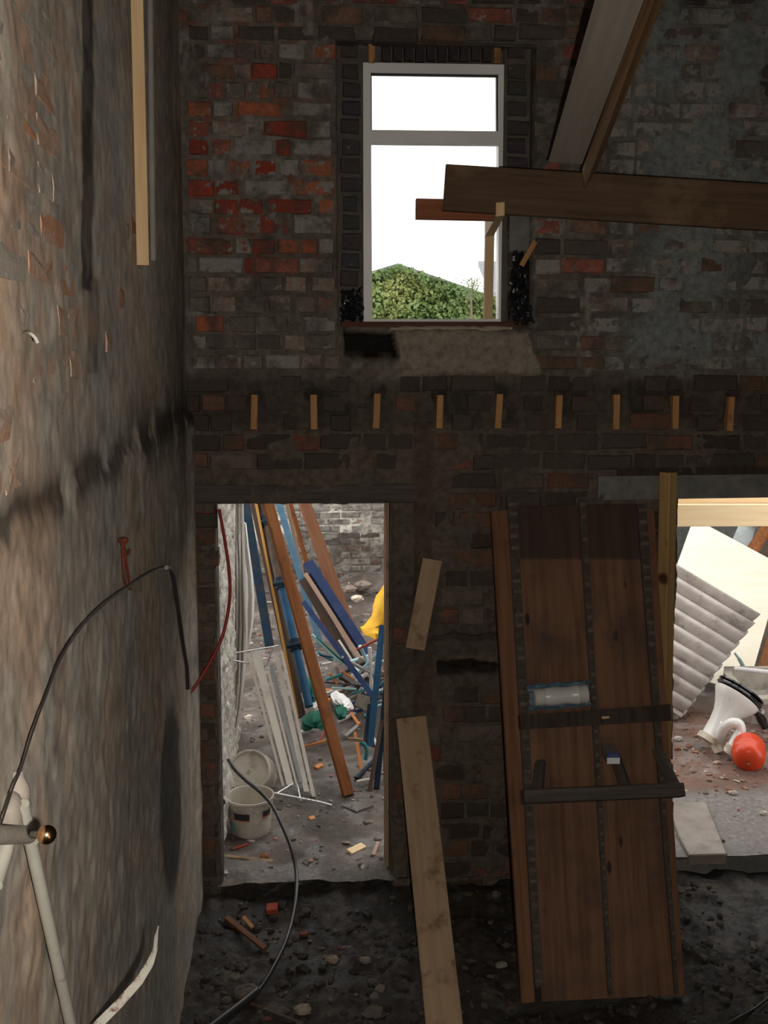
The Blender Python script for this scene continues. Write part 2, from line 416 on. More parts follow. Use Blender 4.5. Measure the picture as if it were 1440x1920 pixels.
# ---------------------------------------------------------------- mesh building
class MB:
    def __init__(self):
        self.v, self.f = [], []

    def add(self, vs, fs):
        o = len(self.v)
        self.v += [Vector(p) for p in vs]
        self.f += [tuple(i + o for i in q) for q in fs]
        return self

    def hexa(self, p):
        """p: 4 points of the near face (ccw) then the 4 matching points of the far face"""
        return self.add(p, [(0, 1, 2, 3), (7, 6, 5, 4), (0, 4, 5, 1), (1, 5, 6, 2), (2, 6, 7, 3), (3, 7, 4, 0)])

    def box(self, x0, x1, y0, y1, z0, z1):
        return self.hexa([(x0, y0, z0), (x1, y0, z0), (x1, y0, z1), (x0, y0, z1), (x0, y1, z0), (x1, y1, z0), (x1, y1, z1), (x0, y1, z1)])

    def tube(self, pts, r, n=10, smooth=0, cap=True):
        pts = [Vector(p) for p in pts]
        if smooth:
            pts = spline(pts, smooth)
        k = len(pts)
        rr = r if isinstance(r, (list, tuple)) else [r] * k
        if len(rr) != k:
            rr = [rr[min(int(i * len(rr) / k), len(rr) - 1)] for i in range(k)]
        ref = None
        vs, fs = [], []
        for i, p in enumerate(pts):
            d = (pts[min(i + 1, k - 1)] - pts[max(i - 1, 0)]).normalized()
            if ref is None:
                ref = d.orthogonal().normalized()
            ref = (ref - d * ref.dot(d)).normalized()
            q = d.cross(ref)
            for j in range(n):
                a = 2 * math.pi * j / n
                vs.append(p + (ref * math.cos(a) + q * math.sin(a)) * rr[i])
        for i in range(k - 1):
            for j in range(n):
                a, b = i * n + j, i * n + (j + 1) % n
                fs.append((a, b, b + n, a + n))
        if cap:
            fs.append(tuple(range(n - 1, -1, -1)))
            fs.append(tuple(range((k - 1) * n, k * n)))
        return self.add(vs, fs)

    def lathe(self, prof, mat4=None, n=28, sx=1.0, sy=1.0, cap=True):
        vs, fs = [], []
        for (r, z) in prof:
            for j in range(n):
                a = 2 * math.pi * j / n
                p = Vector((r * math.cos(a) * sx, r * math.sin(a) * sy, z))
                vs.append(mat4 @ p if mat4 else p)
        for i in range(len(prof) - 1):
            for j in range(n):
                a, b = i * n + j, i * n + (j + 1) % n
                fs.append((a, b, b + n, a + n))
        if cap:
            fs.append(tuple(range(n - 1, -1, -1)))
            fs.append(tuple(range((len(prof) - 1) * n, len(prof) * n)))
        return self.add(vs, fs)

    def sections(self, rings, cap=True):
        n = len(rings[0])
        vs = [p for r in rings for p in r]
        fs = []
        for i in range(len(rings) - 1):
            for j in range(n):
                a, b = i * n + j, i * n + (j + 1) % n
                fs.append((a, b, b + n, a + n))
        if cap:
            fs.append(tuple(range(n - 1, -1, -1)))
            fs.append(tuple(range((len(rings) - 1) * n, len(rings) * n)))
        return self.add(vs, fs)


def spline(p, k):
    out = []
    for i in range(len(p) - 1):
        a, b, c, d = p[max(i - 1, 0)], p[i], p[i + 1], p[min(i + 2, len(p) - 1)]
        for s in range(k):
            t = s / k
            out.append(0.5 * ((2 * b) + (c - a) * t + (2 * a - 5 * b + 4 * c - d) * t * t + (3 * b - a - 3 * c + d) * t ** 3))
    out.append(p[-1])
    return out


WLOC = {}


def link(o, parent=None):
    scene.collection.objects.link(o)
    if parent is not None:
        o.parent = parent
    return o


def tag(o, label=None, cat=None, group=None, kind=None):
    if label:
        o['label'] = label
    if cat:
        o['category'] = cat
    if group:
        o['group'] = group
    if kind:
        o['kind'] = kind
    return o


def obj(name, mb, mat, parent=None, smooth=False, origin=None, kind=None, label=None):
    """link an MB as one mesh object; its vertices are in world space"""
    if origin is None:
        k = max(len(mb.v), 1)
        origin = sum(mb.v, Vector()) / k
        origin.z = min(p.z for p in mb.v)
    me = bpy.data.meshes.new(name)
    me.from_pydata([tuple(p - origin) for p in mb.v], [], mb.f)
    mats = mat if isinstance(mat, list) else [mat]
    for m in mats:
        me.materials.append(M[m])
    if smooth:
        bm_fix(me)
        for p in me.polygons:
            p.use_smooth = True
        me.set_sharp_from_angle(angle=math.radians(48))
    me.update()
    o = bpy.data.objects.new(name, me)
    base = WLOC.get(parent.name, Vector()) if parent is not None else Vector()
    o.location = origin - base
    WLOC[o.name] = origin.copy()
    link(o, parent)
    if kind:
        o['kind'] = kind
    if label:
        o['label'] = label
    return o


def empty(name, loc, label, cat, group=None):
    o = bpy.data.objects.new(name, None)
    o.location = loc
    o.empty_display_size = 0.1
    WLOC[o.name] = Vector(loc)
    link(o)
    return tag(o, label, cat, group)


def struct_empty(name, loc=(0, 0, 0)):
    o = bpy.data.objects.new(name, None)
    o.location = loc
    WLOC[o.name] = Vector(loc)
    link(o)
    o['kind'] = 'structure'
    return o


def timber(name, A, B, w, t, mat, face=None, parent=None, label=None, cat=None, group=None, warp=0.0, cut=0.0, roll=0.0):
    """a sawn timber from A to B: width w across the face that looks along FACE, thickness t away from it; A-B runs along the middle of that face"""
    A, B = Vector(A), Vector(B)
    z = (B - A).normalized()
    L = (B - A).length
    if face is None:
        face = CAM - (A + B) / 2
    face = Vector(face)
    y = -(face - z * face.dot(z)).normalized()
    if roll:
        y = Matrix.Rotation(roll, 3, z) @ y
    x = y.cross(z)
    c = min(w, t) * 0.08
    sec = [(-w / 2 + c, 0), (w / 2 - c, 0), (w / 2, c), (w / 2, t - c), (w / 2 - c, t), (-w / 2 + c, t), (-w / 2, t - c), (-w / 2, c)]
    seg = 5
    vs, fs = [], []
    ph = random.random() * 6
    for i in range(seg + 1):
        s = i / seg
        dx = warp * math.sin(ph + s * 3.0)
        for (px, py) in sec:
            zz = L * s + (cut * px if i == seg else 0)
            vs.append((px + dx, py + dx * 0.4, zz))
    for i in range(seg):
        for j in range(8):
            a, b = i * 8 + j, i * 8 + (j + 1) % 8
            fs.append((a, b, b + 8, a + 8))
    fs.append(tuple(range(7, -1, -1)))
    fs.append(tuple(range(seg * 8, seg * 8 + 8)))
    me = bpy.data.meshes.new(name)
    me.from_pydata(vs, [], fs)
    me.materials.append(M[mat])
    o = bpy.data.objects.new(name, me)
    m = Matrix((x, y, z)).transposed().to_4x4()
    base = WLOC.get(parent.name, Vector()) if parent is not None else Vector()
    m.translation = A - base
    o.matrix_local = m
    WLOC[o.name] = A.copy()
    link(o, parent)
    o.matrix_basis = m
    return tag(o, label, cat, group)


def grid_mesh(name, X, Y, Z, keep, tint, mat, parent=None, smooth=True, kind=None):
    """a displaced grid from 2-D arrays of coordinates, quads where KEEP (one smaller each way) is true"""
    h, w = X.shape
    co = np.stack([X, Y, Z], -1).reshape(-1, 3).astype(np.float32)
    idx = np.arange(h * w).reshape(h, w)
    q = np.stack([idx[:-1, :-1], idx[:-1, 1:], idx[1:, 1:], idx[1:, :-1]], -1)[keep]
    used = np.zeros(h * w, bool)
    used[q.ravel()] = True
    remap = np.cumsum(used) - 1
    co = co[used]
    q = remap[q]
    me = bpy.data.meshes.new(name)
    me.vertices.add(len(co))
    me.vertices.foreach_set('co', co.ravel())
    me.loops.add(q.size)
    me.loops.foreach_set('vertex_index', q.ravel().astype(np.int32))
    me.polygons.add(len(q))
    me.polygons.foreach_set('loop_start', np.arange(0, q.size, 4, dtype=np.int32))
    me.polygons.foreach_set('loop_total', np.full(len(q), 4, np.int32))
    me.polygons.foreach_set('use_smooth', np.full(len(q), smooth))
    if tint is not None:
        a = me.color_attributes.new('tint', 'FLOAT_COLOR', 'POINT')
        a.data.foreach_set('color', tint.reshape(-1, 4)[used].astype(np.float32).ravel())
    me.materials.append(M[mat])
    me.update(calc_edges=True)
    o = bpy.data.objects.new(name, me)
    WLOC[o.name] = Vector()
    link(o, parent)
    if kind:
        o['kind'] = kind
    return o


def axis(edges, step):
    out = []
    for a, b in zip(edges[:-1], edges[1:]):
        n = max(1, int(round((b - a) / (step if b <= 2.7 or step > 0.02 else step * 3))))
        out += list(np.linspace(a, b, n, endpoint=False))
    return np.array(out + [edges[-1]])


def blend(base, col, m):
    return base + (np.array(col) - base) * m[..., None]


# bricks: a few irregular unit blocks, shared
BV = []
for k in range(10):
    r = random.Random(100 + k)
    j = lambda s: r.uniform(-s, s)
    back = [(-.5, .5, -.5), (.5, .5, -.5), (.5, .5, .5), (-.5, .5, .5)]
    mid = [(sx * .5 + j(.025), -.38 + j(.04), sz * .5 + j(.06)) for sx, sz in ((-1, -1), (1, -1), (1, 1), (-1, 1))]
    fr = []
    for sx, sz in ((-1, -1), (0, -1), (1, -1), (1, 0), (1, 1), (0, 1), (-1, 1), (-1, 0)):
        fr.append((sx * .465 + j(.02), -.5 + j(.05), sz * .40 + j(.05)))
    ctr = [(j(.1), -.52 + j(.03), j(.1))]
    vs = back + mid + fr + ctr
    fs = [(4, 5, 1, 0), (5, 6, 2, 1), (6, 7, 3, 2), (7, 4, 0, 3)]
    for c, (a, b, d) in enumerate(((8, 9, 10), (10, 11, 12), (12, 13, 14), (14, 15, 8))):
        c0, c1 = 4 + c, 4 + (c + 1) % 4
        fs += [(c0, a, b), (c0, b, c1), (b, d, c1)]
        fs += [(16, b, a), (16, d, b)]
    fs = [tuple(reversed(q)) if len(q) == 4 else q for q in fs]
    BV.append((vs, fs))


def brick_meshes(mat):
    out = []
    for vs, fs in BV:
        me = bpy.data.meshes.new('brick')
        me.from_pydata(vs, [], fs)
        me.materials.append(M[mat])
        bm_fix(me)
        out.append(me)
    return out


def bm_fix(me):
    import bmesh
    bm = bmesh.new()
    bm.from_mesh(me)
    bmesh.ops.recalc_face_normals(bm, faces=bm.faces)
    bm.to_mesh(me)
    bm.free()


BM = brick_meshes('brick')
BMP = brick_meshes('brick_pale')


def lay_bricks(bricks, parent, limit, name='brick', rot=0.0, lib=None):
    jit = 0.15 if lib else 1.0
    lib = lib or BM
    """bricks: (centre, size, rgb, limewash, priority); the first LIMIT by priority are objects, the rest one stuff part"""
    bricks = sorted(bricks, key=lambda b: -b[4])
    V, Fs, C = [], [], []
    for i, (c, s, rgb, wash, _p) in enumerate(bricks):
        if i < limit:
            o = bpy.data.objects.new(name, lib[random.randrange(len(lib))])
            o.location = c
            o.scale = s
            o.rotation_euler = (random.uniform(-.02, .02) * jit, random.uniform(-.012, .012) * jit, rot + random.uniform(-.015, .015) * jit)
            o.color = (rgb[0], rgb[1], rgb[2], wash)
            link(o, parent)
        else:
            vs, fs = BV[random.randrange(len(BV))]
            b = len(V)
            cr, sr = math.cos(rot), math.sin(rot)
            for (x, y, z) in vs:
                x, y, z = x * s[0], y * s[1], z * s[2]
                V.append((c[0] + x * cr - y * sr, c[1] + x * sr + y * cr, c[2] + z))
                C += [rgb[0], rgb[1], rgb[2], wash]
            Fs += [tuple(q + b for q in f) for f in fs]
    if V:
        me = bpy.data.meshes.new('brickwork')
        me.from_pydata(V, [], Fs)
        a = me.color_attributes.new('tint', 'FLOAT_COLOR', 'POINT')
        a.data.foreach_set('color', C)
        me.materials.append(M['brick_set'])
        bm_fix(me)
        o = bpy.data.objects.new('brickwork', me)
        link(o, parent)
        o['kind'] = 'stuff'


COL = {'g': ((0.115, 0.095, 0.080), .35), 'p': ((0.165, 0.135, 0.115), .72), 'w': ((0.20, 0.07, 0.045), .80), 'r': ((0.195, 0.038, 0.024), .34),
       'o': ((0.26, 0.080, 0.038), .18), 'd': ((0.062, 0.050, 0.042), .15), 'm': ((0.19, 0.065, 0.045), .42), 'k': ((0.165, 0.12, 0.10), .50),
       'R': ((0.20, 0.036, 0.022), .55), 'O': ((0.22, 0.080, 0.045), .50), 'b': ((0.13, 0.075, 0.05), .2)}

# ================================================================ THE BACK WALL
def wx(px, py):
    return on_y(px, py, YW).x


def wz(px, py):
    return on_y(px, py, YW).z


WIN = (wx(634, 340), wx(1000, 340), wz(800, 608), wz(800, 76))
D1 = (wx(409, 1300), wx(733, 1300), FZ - 0.05, wz(570, 946))
D2 = (wx(1262, 1300), 3.0, FZ - 0.05, wz(1350, 929))
wall_back = struct_empty('wall_back')
xs = axis(sorted([XL - 0.03, D1[0], D1[1], WIN[0], WIN[1], D2[0], 2.6, 3.0, XR]), 0.009)
zs = axis(sorted([FZ - 0.05, D1[3], D2[3], WIN[2], WIN[3], 4.75, ZC]), 0.009)
GX, GZ = np.meshgrid(xs, zs)
eps = 1e-6


def in_open(x, z, o, e=0.0):
    return (x > o[0] - e) & (x < o[1] + e) & (z > o[2] - e) & (z < o[3] + e)


cxm = (GX[:-1, :-1] + GX[1:, 1:]) / 2
czm = (GZ[:-1, :-1] + GZ[1:, 1:]) / 2
keep = ~(in_open(cxm, czm, WIN) | in_open(cxm, czm, D1) | in_open(cxm, czm, D2))
PX, PY = project(GX, np.full_like(GX, YW), GZ)
relief = 0.006 * (fbm(GX, GZ, 9, 3) - 0.5) * 2 + 0.004 * (fbm(GX, GZ, 60, 5, 3) - 0.5) * 2
smear = sstep(fbm(GX, GZ, 7, 21, 5), 0.56, 0.66)
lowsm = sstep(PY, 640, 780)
relief += smear * (0.006 + 0.006 * lowsm)
limezone = sstep(PX, 1120, 1230) * (1 - sstep(PY, 640, 720))
lime = limezone * sstep(fbm(GX, GZ, 5, 33, 5), 0.42, 0.54)
relief += lime * 0.009
wob = (fbm(GX, GZ, 11, 44, 3) - 0.5) * 14
chase = inside(PX + wob * .4, PY, 778, 785, 811, 1345, 2.5)
slot = inside(PX, PY + wob * .6, 812, 1191, 934, 1200, 2)
hole = inside(PX + wob, PY + wob, 822, 1245, 934, 1266, 3)
under = inside(PX + wob * .5, PY + wob * .5, 648, 622, 738 + (PY - 622) * .25, 667, 3)
patch = inside(PX + wob * .6 - (PY - 620) * .33, PY + wob * .9, 729, 618, 988, 699, 3) * (1 - under)
pockets = np.zeros_like(PX)
JX = [(477, 476, 740, 805), (588, 589, 740, 805), (708, 705, 738, 803), (826, 824, 741, 803), (938, 934, 739, 803), (1050, 1047, 741, 803),
      (1157.5, 1156, 740, 805), (1268.5, 1267, 742, 804), (1373, 1369, 744, 808)]
for (a, b, y0, y1) in JX:
    pockets = np.maximum(pockets, inside(PX + wob * .5, PY + wob * .5, a - 12, y0 - 9, a + 11, y0 + 12, 3))
band = inside(PX + wob, PY + wob * .7, 300, 716, 1600, 800, 14)
hollow = band * sstep(fbm(GX, GZ, 8, 55, 4), 0.52, 0.60)
relief = relief * (1 - patch * .7) + patch * 0.022
relief = relief * (1 - chase) - chase * 0.012
relief -= slot * 0.035 + hole * 0.16 + under * 0.14 + pockets * 0.04 + hollow * 0.014
# soot, earth-brown mortar, limewash and render patches, plus shade painted into the recesses
base = np.ones(GX.shape + (3,)) * np.array((0.088, 0.074, 0.060))
base = base * (0.65 + 0.7 * fbm(GX, GZ, 6, 71, 4))[..., None]
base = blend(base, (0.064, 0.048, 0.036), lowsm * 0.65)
base = blend(base, (0.13, 0.055, 0.038), sstep(fbm(GX, GZ, 14, 83, 4), 0.60, 0.70) * (1 - sstep(PX, 560, 680)) * (1 - sstep(PY, 480, 560)) * .8)
base = blend(base, (0.19, 0.175, 0.155), smear * (1 - lowsm) * 0.55 * sstep(fbm(GX, GZ, 30, 87, 3), .40, .6))
base = blend(base, (0.150, 0.165, 0.160), lime * .85)
base = blend(base, (0.105, 0.112, 0.104), limezone * .5)
base = blend(base, (0.165, 0.142, 0.110), patch * .9)
base = blend(base, (0.058, 0.040, 0.028), chase * .9)
base = blend(base, (0.030, 0.023, 0.018), np.clip(pockets + hole + slot, 0, 1) * .85)  # pockets, hole and slot painted dark for the shade inside them
base = blend(base, (0.007, 0.006, 0.005), np.clip(under * 1.4 + hole * .8, 0, 1))  # shade of the cavity below the window and the deep hole, painted near black
base = blend(base, (0.036, 0.028, 0.022), band * .55)
base = blend(base, (0.014, 0.013, 0.012), hollow * .5)
soot = sstep(fbm(GX, GZ, 1.6, 91, 4), .52, .68)
base = blend(base, (0.045, 0.036, 0.030), soot * .5)
base = base * 1.3
tint = np.concatenate([base, np.ones(GX.shape + (1,))], -1)
edge = np.zeros(GX.shape, bool)
for o in (WIN, D1, D2):
    edge |= in_open(GX, GZ, o, 1e-4) & ~in_open(GX, GZ, o, -1e-4)
YY = YW - relief
YY[edge] = YW + 0.06
jx = (fbm(GX, GZ, 10, 97, 3) - .5) * 0.03
jz = (fbm(GX, GZ, 10, 99, 3) - .5) * 0.03
nearwin = in_open(GX, GZ, WIN, 0.02)
jx[nearwin] *= .4
jz[nearwin] *= .4
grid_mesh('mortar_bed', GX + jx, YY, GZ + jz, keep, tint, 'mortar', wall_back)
# the body of the wall behind its face
core = MB()
y0, y1 = YW + 0.17, YW + T
for (a, b, c, d) in ((XL - 0.3, D1[0], FZ - .2, D1[3]), (D1[1], D2[0], FZ - .2, D1[3]), (XL - .3, D2[0], D1[3], WIN[2]), (D2[0], XR, D2[3], WIN[2]), (XL - .3, WIN[0], WIN[2], WIN[3]),
                     (WIN[1], XR, WIN[2], WIN[3]), (XL - .3, XR, WIN[3], ZC), (3.0, XR, FZ - .2, D2[3])):
    core.box(a, b, y0, y1, c, d)
for (x0, x1, z0, z1) in ((D1[0] - .02, D1[0] - .002, FZ, D1[3]), (D1[1] + .002, D1[1] + .02, FZ, D1[3]), (D1[0], D1[1], D1[3] + .002, D1[3] + .02),
                         (D2[0] - .02, D2[0] - .002, FZ, D2[3]), (D2[0], 3.0, D2[3] + .002, D2[3] + .02)):
    core.box(x0, x1, YW + .045, YW + .2, z0, z1)
obj('wall_body', core, 'core', wall_back)

# courses: the first twenty to the left of the window are set out as they are
ROWS = [
    (-2, 9, 'g60-350 d370-640 m660-900 O1100-1220'), (12, 43, 'g45-190 k230-540 b560-680 d700-850 g870-1000 b1050-1370'),
    (48, 76, 'd60-200 w220-390 d420-700 d720-1000 d1020-1300'), (82, 111, 'd40-175 p190-400 g410-560 k590-720 w730-930 O980-1160'),
    (118, 148, 'b150-375 k390-520 r530-720 d735-825 g840-1140'), (153, 185, 'g70-200 m205-310 g330-480 O500-660 g700-840 w870-990 g1010-1160'),
    (191, 219, 'O50-225 w240-385 o420-750 p830-1130'), (226, 257, 'm60-205 k220-550 r610-940 w970-1120'),
    (260, 292, 'r60-205 m220-370 p400-690 r705-815 p830-1130'), (298, 331, 'o35-195 p200-335 O350-520 R550-710 w740-880 O900-1130'),
    (337, 367, 'r50-245 R255-430 w470-790 O830-1150'), (373, 402, 'k60-238 r250-420 R440-610 r650-975 O1030-1145'),
    (405, 440, 'p70-220 m270-430 k470-590 r600-810 p840-1130'), (447, 477, 'm50-385 w410-525 r540-700 o725-880 o900-1015 p1030-1140'),
    (482, 513, 'g50-120 w130-460 r480-525 m550-870 k885-1140'), (518, 547, 'g60-190 k200-375 k385-530 g590-760 k780-935 k980-1150'),
    (555, 587, 'g60-215 k230-405 g460-630 k660-820 g855-1005 b1020-1160'), (593, 623, 'o110-320 g360-555 g580-800 p850-1160'),
    (627, 656, 'p90-185 g200-390 g400-560 d570-740 k770-930 g960-1165'), (665, 693, 'k80-260 k280-450 g460-610 p630-890 k895-1050 g1070-1185')]
bricks = []


def zone_color(px, py):
    r = random.random()
    if py < 700 and px > 1130:
        k = 'p' if r < .70 else 'k' if r < .84 else 'd' if r < .87 else 'g' if r < .96 else 'b'
    elif py < 700:
        k = 'd' if r < .36 else 'g' if r < .55 else 'm' if r < .68 else 'w' if r < .74 else 'r' if r < .78 else 'b'
    elif py < 830:
        k = 'd' if r < .8 else 'b'
    else:
        k = 'd' if r < .45 else 'b' if r < .70 else 'g' if r < .90 else 'm'
    c, w = COL[k]
    f = random.uniform(.75, 1.2)
    c = tuple(v * f for v in c)
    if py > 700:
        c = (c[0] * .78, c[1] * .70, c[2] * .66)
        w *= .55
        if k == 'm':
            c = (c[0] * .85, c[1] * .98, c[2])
    if k == 'p' and px > 1130:
        c = tuple(v * random.uniform(.72, 1.1) for v in (.112, .114, .105))
    return c, w


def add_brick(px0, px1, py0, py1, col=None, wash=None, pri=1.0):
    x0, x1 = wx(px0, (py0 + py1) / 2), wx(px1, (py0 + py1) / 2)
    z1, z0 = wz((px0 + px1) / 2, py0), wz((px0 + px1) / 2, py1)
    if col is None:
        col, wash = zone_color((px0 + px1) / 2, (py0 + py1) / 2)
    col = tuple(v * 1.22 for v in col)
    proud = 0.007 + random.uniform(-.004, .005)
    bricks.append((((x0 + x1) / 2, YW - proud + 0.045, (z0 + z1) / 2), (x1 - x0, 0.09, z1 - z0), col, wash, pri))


def blocked(px0, px1, py0, py1):
    cx, cy = (px0 + px1) / 2, (py0 + py1) / 2
    for (a, b, c, d) in ((634, 76, 1000, 610), (409, 900, 736, 2000), (1262, 880, 3000, 2000), (776, 783, 814, 1348), (815, 1186, 936, 1205), (815, 1240, 936, 1272),
                         (642, 616, 760, 672), (735, 612, 1000, 706), (360, 905, 782, 950), (1120, 878, 3000, 932)):
        if px1 > a + 1 and px0 < c - 1 and py1 > b + 3 and py0 < d - 3:
            return True
    for (a, b, y0, y1) in JX:
        if px1 > a - 9 and px0 < a + 9 and py1 > y0 - 6 and py0 < y1 + 4:
            return True
    return False


def course(px, px_end, py0, py1, pri):
    while px < px_end - 14:
        w = random.choice([84, 84, 42, 40, 46, 78])
        w = min(w, px_end - px)
        if w >= 14:
            if not blocked(px, px + w, py0, py1):
                dy = random.uniform(-2, 2)
                hid = 0.0 if (px > 925 and py0 > 945) else 1.0
                add_brick(px, px + w, py0 + dy + random.uniform(-1, 1.5), py1 + dy + random.uniform(-1.5, 1), pri=pri * hid + w * 0.002)
            elif w > 50:
                for h in (0, 1):
                    if not blocked(px + h * 44, px + h * 44 + 38, py0, py1):
                        add_brick(px + h * 44, px + h * 44 + 38, py0, py1, pri=pri)
        px += w + random.uniform(3, 7)


for (py0, py1, row) in ROWS:
    for tok in row.split():
        a, b = tok[1:].split('-')
        c, w = COL[tok[0]]
        f = random.uniform(.85, 1.15)
        add_brick(340 + int(a) / 4, 340 + int(b) / 4, py0, py1, tuple(v * f for v in c), w, 3.0)
    if py0 < 70:
        course(700 if py0 > 10 else 660, 1640, py0, py1, 1.5)
    else:
        course(1004, 1640, py0 + 1, py1 + 1, 1.5)
    if py0 > 600:
        course(645, 1000, py0, py1, 1.2)
py = 702.0
k = 0
while py < 1680:
    course(350 + (k % 2) * -22, 1262 if py > 930 else 1640, py + 2, py + 33, 1.0)
    py += 36.4
    k += 1
    if k > 40:
        break
# narrow stub of wall between the left wall and the doorway
for k in range(19):
    y0 = 955 + k * 36.4
    add_brick(372, 404, y0, y0 + 30, pri=1.3)
# rebate around the window: dark bricks set back
reb = MB()
yb = YW + 0.105
wf = (wx(634, 340) - .01, wx(1000, 340) + .01)
for r in range(15):
    y0 = 82 + r * 35.6
    if y0 < 545:
        j = random.uniform
        p0, p1 = on_y(640 + j(-2, 3), y0 + j(-2, 2), yb), on_y(674 + j(-5, 4), y0 + 29 + j(-3, 2), yb)
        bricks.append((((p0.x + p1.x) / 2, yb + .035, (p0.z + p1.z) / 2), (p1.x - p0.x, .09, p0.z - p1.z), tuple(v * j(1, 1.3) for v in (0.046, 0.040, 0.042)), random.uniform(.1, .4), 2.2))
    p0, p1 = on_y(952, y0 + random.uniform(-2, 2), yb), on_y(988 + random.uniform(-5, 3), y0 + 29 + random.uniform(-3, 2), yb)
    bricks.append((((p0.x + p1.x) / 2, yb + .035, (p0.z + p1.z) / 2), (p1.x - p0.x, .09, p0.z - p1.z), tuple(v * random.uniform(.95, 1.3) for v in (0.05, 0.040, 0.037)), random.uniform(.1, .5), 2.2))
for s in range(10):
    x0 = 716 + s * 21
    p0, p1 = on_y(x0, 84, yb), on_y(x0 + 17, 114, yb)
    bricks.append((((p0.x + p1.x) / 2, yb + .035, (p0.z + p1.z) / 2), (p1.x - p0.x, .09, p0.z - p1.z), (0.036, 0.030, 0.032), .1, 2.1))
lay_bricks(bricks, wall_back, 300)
yf = yb + .045
p = [on_y(681, 119, yb), on_y(946, 119, yb), on_y(681, 606, yb)]
reb.box(WIN[0] - .02, p[0].x, yb + .008, YW + .2, WIN[2] - .02, WIN[3] + .02)
reb.box(p[1].x, WIN[1] + .02, yb + .008, YW + .2, WIN[2] - .02, WIN[3] + .02)
reb.box(p[0].x, p[1].x, yb + .03, YW + .2, p[0].z - .005, WIN[3] + .02)
for zz in (WIN[3] + .004,):
    reb.box(WIN[0] - .02, WIN[1] + .02, YW + .03, yb + .04, zz, zz + .03)
for xx in (WIN[0] - .034, WIN[1] + .004):
    reb.box(xx, xx + .03, YW + .05, yb + .04, WIN[2] - .02, WIN[3])
obj('window_rebate', reb, 'core', wall_back)

# lintels
ln = MB()
a, b = on_y(1122, 893, YW - .012), on_y(1640, 930, YW - .012)
ln.box(a.x, b.x, YW - .014, YW + .15, b.z, a.z)
obj('concrete_lintel', ln, 'concrete', wall_back, label='grey concrete lintel over the wide opening')
ln = MB()
a, b = on_y(1158, 878, YW - .01), on_y(1640, 892, YW - .01)
ln.box(a.x, b.x, YW - .012, YW + .1, b.z + .003, a.z)
obj('timber_lintel', ln, 'old_dark', wall_back)
A = on_y(364, 927, YW - .012)
B = on_y(782, 924, YW - .012)
timber('door_lintel', A, B, .10, .14, 'old_dark_grey', face=(0, -1, 0), parent=wall_back, warp=.004)
tr = MB()
a, b = on_y(729, 960, YW + .19), on_y(734, 1300, YW + .19)
tr.box(D1[1] - .016, D1[1] - .001, YW + .10, YW + T, 0.0, D1[3])
tr_o = obj('trim_1', tr, 'pine_dirty')
tr_o['kind'] = 'structure'

# ================================================================ THE LEFT WALL
wall_left = struct_empty('wall_left')
ys = np.concatenate([np.linspace(YB, 1.2, 40, endpoint=False), np.linspace(1.2, YW + .1, 400)])
zs = np.concatenate([np.linspace(FZ - .1, 4.6, 470, endpoint=False), np.linspace(4.6, ZC, 20)])
GY, GZ = np.meshgrid(ys, zs)
PX, PY = project(np.full_like(GY, XL), np.maximum(GY, .8), GZ)
near = GY < 1.2
r = 0.006 * (fbm(GY, GZ, 1.2, 201, 3) - .5) * 2 + 0.0028 * (fbm(GY, GZ, 20, 205, 4) - .5) * 2 + 0.0008 * (fbm(GY * 1.4, GZ, 46, 207, 2) - .5) * 2
zl = 2.375 + DZ + (fbm(GY, GZ * 0, 5, 211, 3) - .5) * .08
ledge = np.exp(-((GZ - zl) / .055) ** 2)
rl2 = sstep(fbm(GY, GZ, 4.5, 217, 6, .62), .36, .56)
rough_l = sstep(fbm(GY, GZ, 12, 215, 4), .42, .60)
below = 1 - sstep(GZ, zl - .03, zl + .02)
YC = 1007.0 / (540 - 168)
cw = (fbm(GY * 0, GZ, 7, 219, 4) - .5) * .06
wobc = (fbm(GY * 0, GZ, 9, 263, 4) - .5) * 10
chase = inside(PX + wobc, PY, 157, -900, 177, 545 , 4) * (GY > 1.5)
chase2 = inside(PX + wobc, PY, 163, 520, 188, 700, 6) * (GY > 1.5)
r += below * 0.008 - ledge * rough_l * .003 - chase * .002
upper = sstep(GZ, zl + .05, zl + .25) * (1 - sstep(GY, YC - .08, YC + .02))
expose = upper * sstep(fbm(GY, GZ, 5, 223, 4), .36, .58)
r -= expose * .004
lump = sstep(fbm(GY, GZ, 3.0, 227, 4), .60, .70)
r += lump * below * .005
r += sstep(GY, 4.95, 5.15) * below * .025
g = np.ones(GY.shape + (3,)) * np.array((0.400, 0.350, 0.290))
g = g * (0.72 + .56 * fbm(GY, GZ, 3.5, 231, 5))[..., None]
g = blend(g, (0.47, 0.335, 0.24), sstep(fbm(GY * .8, GZ * .55, 5.5, 235, 5), .54, .68) * .55)
g = blend(g, (0.30, 0.285, 0.26), sstep(fbm(GY, GZ * .6, 3, 239, 4), .50, .64) * .6)
g = blend(g, (0.42, 0.385, 0.335), lump * below * .5)
g = blend(g, (0.40, 0.235, 0.15), expose * .35 * sstep(fbm(GY, GZ, 9, 243, 3), .45, .6))
g = blend(g, (0.060, 0.046, 0.034), np.clip(ledge * rl2 * 1.3, 0, 1) * .9)
chase = np.clip(chase * 1.3, 0, 1) * (.80 + .2 * rough_l)
g = blend(g, (0.135, 0.115, 0.095), np.clip(chase2 * 1.1, 0, 1) * (1 - np.clip(chase * 1.4, 0, 1)) * .65)
wobl = (fbm(GY, GZ, 6, 261, 4) - .5) * 22
damp = (1 - sstep(((PX + wobl * .3 - 316) / 22) ** 2 + ((PY - 1500) / 200) ** 2, .55, 1.1)) * (GY > 1.5)
g = blend(g, (0.065, 0.062, 0.060), damp * .9)
